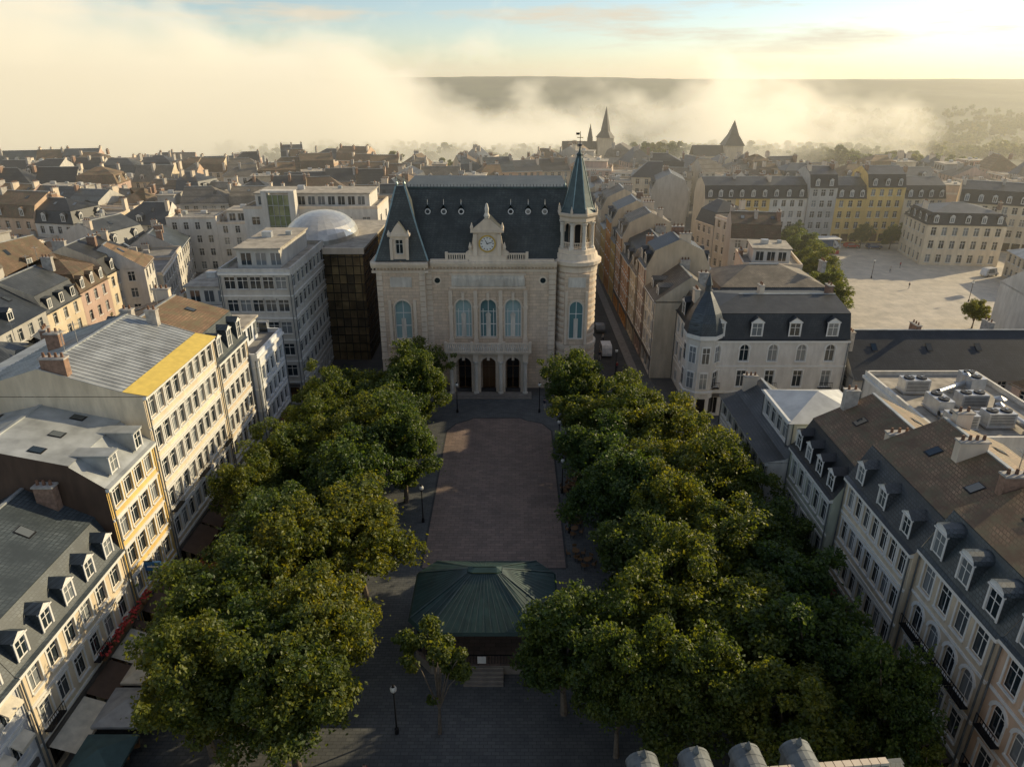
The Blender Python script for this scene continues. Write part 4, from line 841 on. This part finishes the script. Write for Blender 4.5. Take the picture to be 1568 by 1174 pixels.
def table(x,y,r=0):
    B=Bld('cafe_table_with_chairs',(x,y,0),rad(r),False); B.lathe('a','wood',0,0,[(.02,.0),(.25,.01),(.04,.05),(.04,.7),(.4,.72),(.4,.75)],10)
    for k in range(4):
        a=k*math.pi/2; cx,cy=.75*math.cos(a),.75*math.sin(a)
        B.box('a','wood',cx-.2,cx+.2,cy-.2,cy+.2,.43,.47)
        for ox in (-.18,.16):
            for oy in (-.18,.16): B.box('a','iron',cx+ox,cx+ox+.03,cy+oy,cy+oy+.03,0,.43)
        bx,by=.95*math.cos(a),.95*math.sin(a); tx,ty=abs(math.sin(a))*.2+.02,abs(math.cos(a))*.2+.02
        B.box('a','wood',bx-tx,bx+tx,by-ty,by+ty,.6,.88)
    B.finish()
for x,y,c,s in ((-28.4,38.8,'awn_grey',3.6),(-28.2,34.6,'awn_teal',3.6),(-28.5,42.6,'awn_beige',3.2),(-24.6,31,'awn_grey',3.4),(-28.4,30.8,'awn_beige',3.4),(-27.9,46.4,'awn_grey',3),(-19,32,'awn_brown',3),(-15.6,31.9,'awn_brown',3),(-12.2,31.8,'awn_brown',3),(-19,28.6,'awn_brown',3),(-15.5,28.5,'awn_brown',3),(-12,28.4,'awn_brown',3),(-8.5,28.6,'awn_brown',3),(-28.6,52,'awn_brown',3.2),(-28.5,56,'awn_red',3.2),(-28.4,69,'awn_beige',3.2),(-28.3,65.3,'awn_beige',3.2),(-28.4,73,'awn_beige',3.2),(-28.3,86,'awn_red',3),(26.2,50,'awn_brown',3),(25.2,27,'awn_brown',3)): parasol(x,y,s,c)
for k in range(46):
    x,y=random.choice(((-27.9,random.uniform(29,70)),(-10+random.uniform(-10,4),random.uniform(29,34)),(26.5,random.uniform(28,60)),(random.uniform(6.5,9),random.uniform(55,85)))); table(x,y,random.uniform(0,90))
B=Bld('hotel_sign',(-32,50.5,0),0,False); B.box('a','sign_blue',.1,1.5,-.08,.08,5.6,6.5); B.box('a','white_paint',.3,1.3,-.1,-.081,5.95,6.1); B.box('a','iron',0,.8,-.03,.03,6.5,6.58); B.finish()
B=Bld('flower_box',split=False)
for k in range(5):
    B.box('a','wood',-31.85,-31.4,42+k*1.6,43.3+k*1.6,3.6,3.9)
    for j in range(26):
        x,y,z=random.uniform(-31.9,-31.2),42+k*1.6+random.uniform(0,1.3),3.95+random.uniform(0,.35); B.lathe('a','flower_red',x,y,[(0,z-.1),(.12,z),(0,z+.1)],5)
B.finish()
def car(x,y,r,c='car_grey',van=False):
    B=Bld('delivery_van' if van else 'parked_car',(x,y,.02),rad(r),False)
    hh=2.1 if van else 1.45
    pr=[(-2.1,.35),(-2.15,.8),(-1.9,hh-.35),(-1.5,hh),(.3 if not van else 1.1,hh),(1.0 if not van else 1.6,.95),(2.0,.85),(2.15,.6),(2.1,.35)]
    w,mt=.86,c
    B.poly('a',mt,[(a,-w,b) for a,b in pr]); B.poly('a',mt,[(a,w,b) for a,b in pr])
    for (a,b),(a2,b2) in zip(pr,pr[1:]): B.poly('a','glass' if (a==pr[4][0]) else mt,[(a,-w,b),(a,w,b),(a2,w,b2),(a2,-w,b2)])
    for sg in (-1,1):
        B.poly('a','glass',[(-1.5,sg*.868,.95),(.75,sg*.868,.95),(.2,sg*.868,hh-.12),(-1.35,sg*.868,hh-.12)])
        for wx in (-1.35,1.35): B.poly('a','rubber',[(wx+.34*math.cos(t*math.pi/6),sg*.88,.33+.34*math.sin(t*math.pi/6)) for t in range(12)]); B.poly('a','steel',[(wx+.18*math.cos(t*math.pi/6),sg*.885,.33+.18*math.sin(t*math.pi/6)) for t in range(12)])
    B.finish()
for x,y,r,c,v in ((-27.5,92,80,'car_white',True),(-26.5,105,85,'car_grey',False),(17,100,95,'car_blue',False),(16.6,118,90,'car_white',True),(17,131,90,'car_grey',False),(118,172,20,'car_white',True),(122,168,20,'car_grey',False),(92,203,0,'car_white',True),(98,204,0,'car_red',False),(104,203,0,'car_blue',False)): car(x,y,r,c,v)
B=Bld('event_stage',(87,198,0),0,False); B.box('a','iron',-4,4,-2,2,0,1); B.box('a','car_red',-4,4,-2.05,-2.01,0,1); B.box('a','sign_blue',-4,4,1.9,2,1,4); B.box('a','white_paint',-4.2,4.2,-2.2,2.2,4,4.2)
for sx in (-4,3.8):
    for sy in (-2,1.7): B.box('a','steel',sx,sx+.2,sy,sy+.2,1,4)
B.finish()
def person_mesh(stride,top,low):
    J=[(0,0,.95),(0,0,1.2),(0,0,1.42),(0,.01,1.52),(0,.02,1.66),(0,.02,1.76),(.17,0,1.42),(.24,-.06*stride,1.15),(.25,.12*stride,.92),(-.17,0,1.42),(-.24,.1*stride,1.15),(-.25,-.06*stride+.1,.93),(.09,0,.9),(.1,.16*stride,.5),(.1,.1*stride,.08),(.1,.24*stride,.04),(-.09,0,.9),(-.1,-.08*stride,.5),(-.1,-.3*stride,.1),(-.1,-.16*stride,.04)]
    E=[(0,1),(1,2),(2,3),(3,4),(4,5),(2,6),(6,7),(7,8),(2,9),(9,10),(10,11),(0,12),(12,13),(13,14),(14,15),(0,16),(16,17),(17,18),(18,19)]
    Rd=[.14,.13,.15,.06,.1,.09,.065,.045,.035,.065,.045,.035,.09,.06,.045,.04,.09,.06,.045,.04]
    me=bpy.data.meshes.new('p'); me.from_pydata(J,E,[]); ob=bpy.data.objects.new('p',me); scene.collection.objects.link(ob)
    ob.modifiers.new('s','SKIN'); 
    for v,r in zip(me.skin_vertices[0].data,Rd): v.radius=(r,r*.8)
    me.skin_vertices[0].data[0].use_root=True
    ob.modifiers.new('d','SUBSURF').levels=1
    dg=bpy.context.evaluated_depsgraph_get(); out=bpy.data.meshes.new_from_object(ob.evaluated_get(dg)); bpy.data.objects.remove(ob)
    for mt in (low,top,'skin','hair'): out.materials.append(M[mt])
    for p in out.polygons:
        z=p.center.z; p.material_index=0 if z<.95 and abs(p.center.x)<.2 else (1 if z<1.47 and z>.98 else (3 if z>1.7 or (z>1.6 and p.center.y<0) else 2))
    return out
try:
    PM=[person_mesh(1,'cloth_light','cloth_dark'),person_mesh(.6,'cloth_red','cloth_dark'),person_mesh(-1,'cloth_dark','cloth_light')]
    for k,(x,y) in enumerate(((6.4,97.5),(7.2,97.9),(4.8,95),(16,104),(17.5,110),(15.2,115),(16.8,124),(-29.6,78),(-29,52),(95,175),(100,180),(92,160),(14.5,96),(19,95.5),(-26.5,98),(6.2,67),(-10.2,34.5),(-28,72),(-9.5,31))):
        o=bpy.data.objects.new('pedestrian',PM[k%3]); scene.collection.objects.link(o); o.location=(x,y,.02); o.rotation_euler=(0,0,random.uniform(0,6.28))
except Exception as e: print('person fail',e)
# ------------------------------------------------------------ sun, sky, mist
AZ,EL=rad(63),rad(22)
S=Vector((math.sin(AZ)*math.cos(EL),math.cos(AZ)*math.cos(EL),math.sin(EL)))
sun=bpy.data.lights.new('sun','SUN'); sun.energy=5; sun.angle=rad(.6); sun.color=(1,.81,.5)
so=bpy.data.objects.new('sun',sun); scene.collection.objects.link(so); so.rotation_euler=S.to_track_quat('Z','Y').to_euler(); so.location=(200,200,200)
w=bpy.data.worlds.new('World'); scene.world=w; w.use_nodes=True; nt=w.node_tree; bg=nt.nodes['Background']
sky=nt.nodes.new('ShaderNodeTexSky'); sky.sky_type='NISHITA'; sky.sun_disc=False; sky.sun_elevation=EL; sky.sun_rotation=AZ; sky.dust_density=.5; sky.air_density=.9; sky.altitude=300
tc=nt.nodes.new('ShaderNodeTexCoord'); sp=nt.nodes.new('ShaderNodeSeparateXYZ'); nt.links.new(tc.outputs['Generated'],sp.inputs[0])
mp=nt.nodes.new('ShaderNodeMapping'); mp.inputs['Scale'].default_value=(1.5,1.5,13); mp.inputs['Rotation'].default_value=(0,.03,.4); nt.links.new(tc.outputs['Generated'],mp.inputs[0])
cl=ramp(nt,noise(nt,mp.outputs[0],2.4,10,.64),.49,.64)
el=N(nt,'ShaderNodeMapRange'); nt.links.new(sp.outputs[2],el.inputs[0]); el.inputs[1].default_value=.0; el.inputs[2].default_value=.05; el.inputs[4].default_value=.85
mm=N(nt,'ShaderNodeMath',operation='MULTIPLY'); nt.links.new(cl,mm.inputs[0]); nt.links.new(el.outputs[0],mm.inputs[1])
nt.links.new(mixc(nt,mm.outputs[0],sky.outputs[0],(6.2,5.5,4.3)),bg.inputs[0]); bg.inputs[1].default_value=.13
def volmat(name,dens,col,em,hetero=None,g=.45):
    m=bpy.data.materials.new(name); m.use_nodes=True; nt=m.node_tree; nt.nodes.clear(); M[name]=m
    o=nt.nodes.new('ShaderNodeOutputMaterial'); v=nt.nodes.new('ShaderNodeVolumePrincipled')
    v.inputs['Color'].default_value=(*col,1); v.inputs['Anisotropy'].default_value=g; v.inputs['Density'].default_value=dens
    v.inputs['Emission Color'].default_value=(1,.88,.64,1); v.inputs['Emission Strength'].default_value=em*dens  # added golden glow stands in for multiply scattered light; mist emits none itself
    if hetero:
        pos=mapping(nt,(1,1,1)); p2=mapping(nt,(1/105,1/150,1/70))
        n=noise(nt,p2,1.0,4,.62); s=nt.nodes.new('ShaderNodeSeparateXYZ'); nt.links.new(pos,s.inputs[0])
        ct=N(nt,'ShaderNodeMath',operation='MULTIPLY_ADD'); nt.links.new(n,ct.inputs[0]); ct.inputs[1].default_value=2.1; ct.inputs[2].default_value=-.55
        # the bank tops out near 85 m in the west and sinks to the valley floor in the east
        hz=N(nt,'ShaderNodeMath',operation='MULTIPLY_ADD'); nt.links.new(s.outputs[0],hz.inputs[0]); hz.inputs[1].default_value=.16; nt.links.new(s.outputs[2],hz.inputs[2])
        hr=N(nt,'ShaderNodeMapRange'); nt.links.new(hz.outputs[0],hr.inputs[0]); hr.inputs[1].default_value=-20; hr.inputs[2].default_value=95; hr.inputs[3].default_value=.42; hr.inputs[4].default_value=-.36
        ad=N(nt,'ShaderNodeMath',operation='ADD'); nt.links.new(ct.outputs[0],ad.inputs[0]); nt.links.new(hr.outputs[0],ad.inputs[1])
        rp=N(nt,'ShaderNodeMapRange'); nt.links.new(ad.outputs[0],rp.inputs[0]); rp.inputs[1].default_value=.5; rp.inputs[2].default_value=.8; rp.inputs[3].default_value=0; rp.inputs[4].default_value=dens
        nt.links.new(rp.outputs[0],v.inputs['Density'])
        e=N(nt,'ShaderNodeMath',operation='MULTIPLY'); nt.links.new(rp.outputs[0],e.inputs[0]); e.inputs[1].default_value=em; nt.links.new(e.outputs[0],v.inputs['Emission Strength'])  # added glow follows density, in place of multiple scattering
        try: m.cycles.volume_step_rate=.5
        except Exception: pass
    nt.links.new(v.outputs[0],o.inputs['Volume'])
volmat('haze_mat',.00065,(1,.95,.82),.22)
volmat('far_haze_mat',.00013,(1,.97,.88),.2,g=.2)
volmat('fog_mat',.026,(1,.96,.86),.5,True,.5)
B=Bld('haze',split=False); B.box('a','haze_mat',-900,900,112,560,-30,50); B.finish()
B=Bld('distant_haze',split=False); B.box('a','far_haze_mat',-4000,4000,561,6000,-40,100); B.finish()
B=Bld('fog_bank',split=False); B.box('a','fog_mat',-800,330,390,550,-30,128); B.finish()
# ------------------------------------------------------------ camera
cam=bpy.data.cameras.new('camera'); co=bpy.data.objects.new('camera',cam); scene.collection.objects.link(co); scene.camera=co
co.location=(0,0,45); co.rotation_euler=(rad(90-23.25),0,0); cam.sensor_width=36; cam.lens=24.96; cam.clip_end=20000; cam.clip_start=.5
scene.view_settings.view_transform='Standard'; scene.view_settings.look='None'; scene.view_settings.exposure=0
print('houses',cnt)
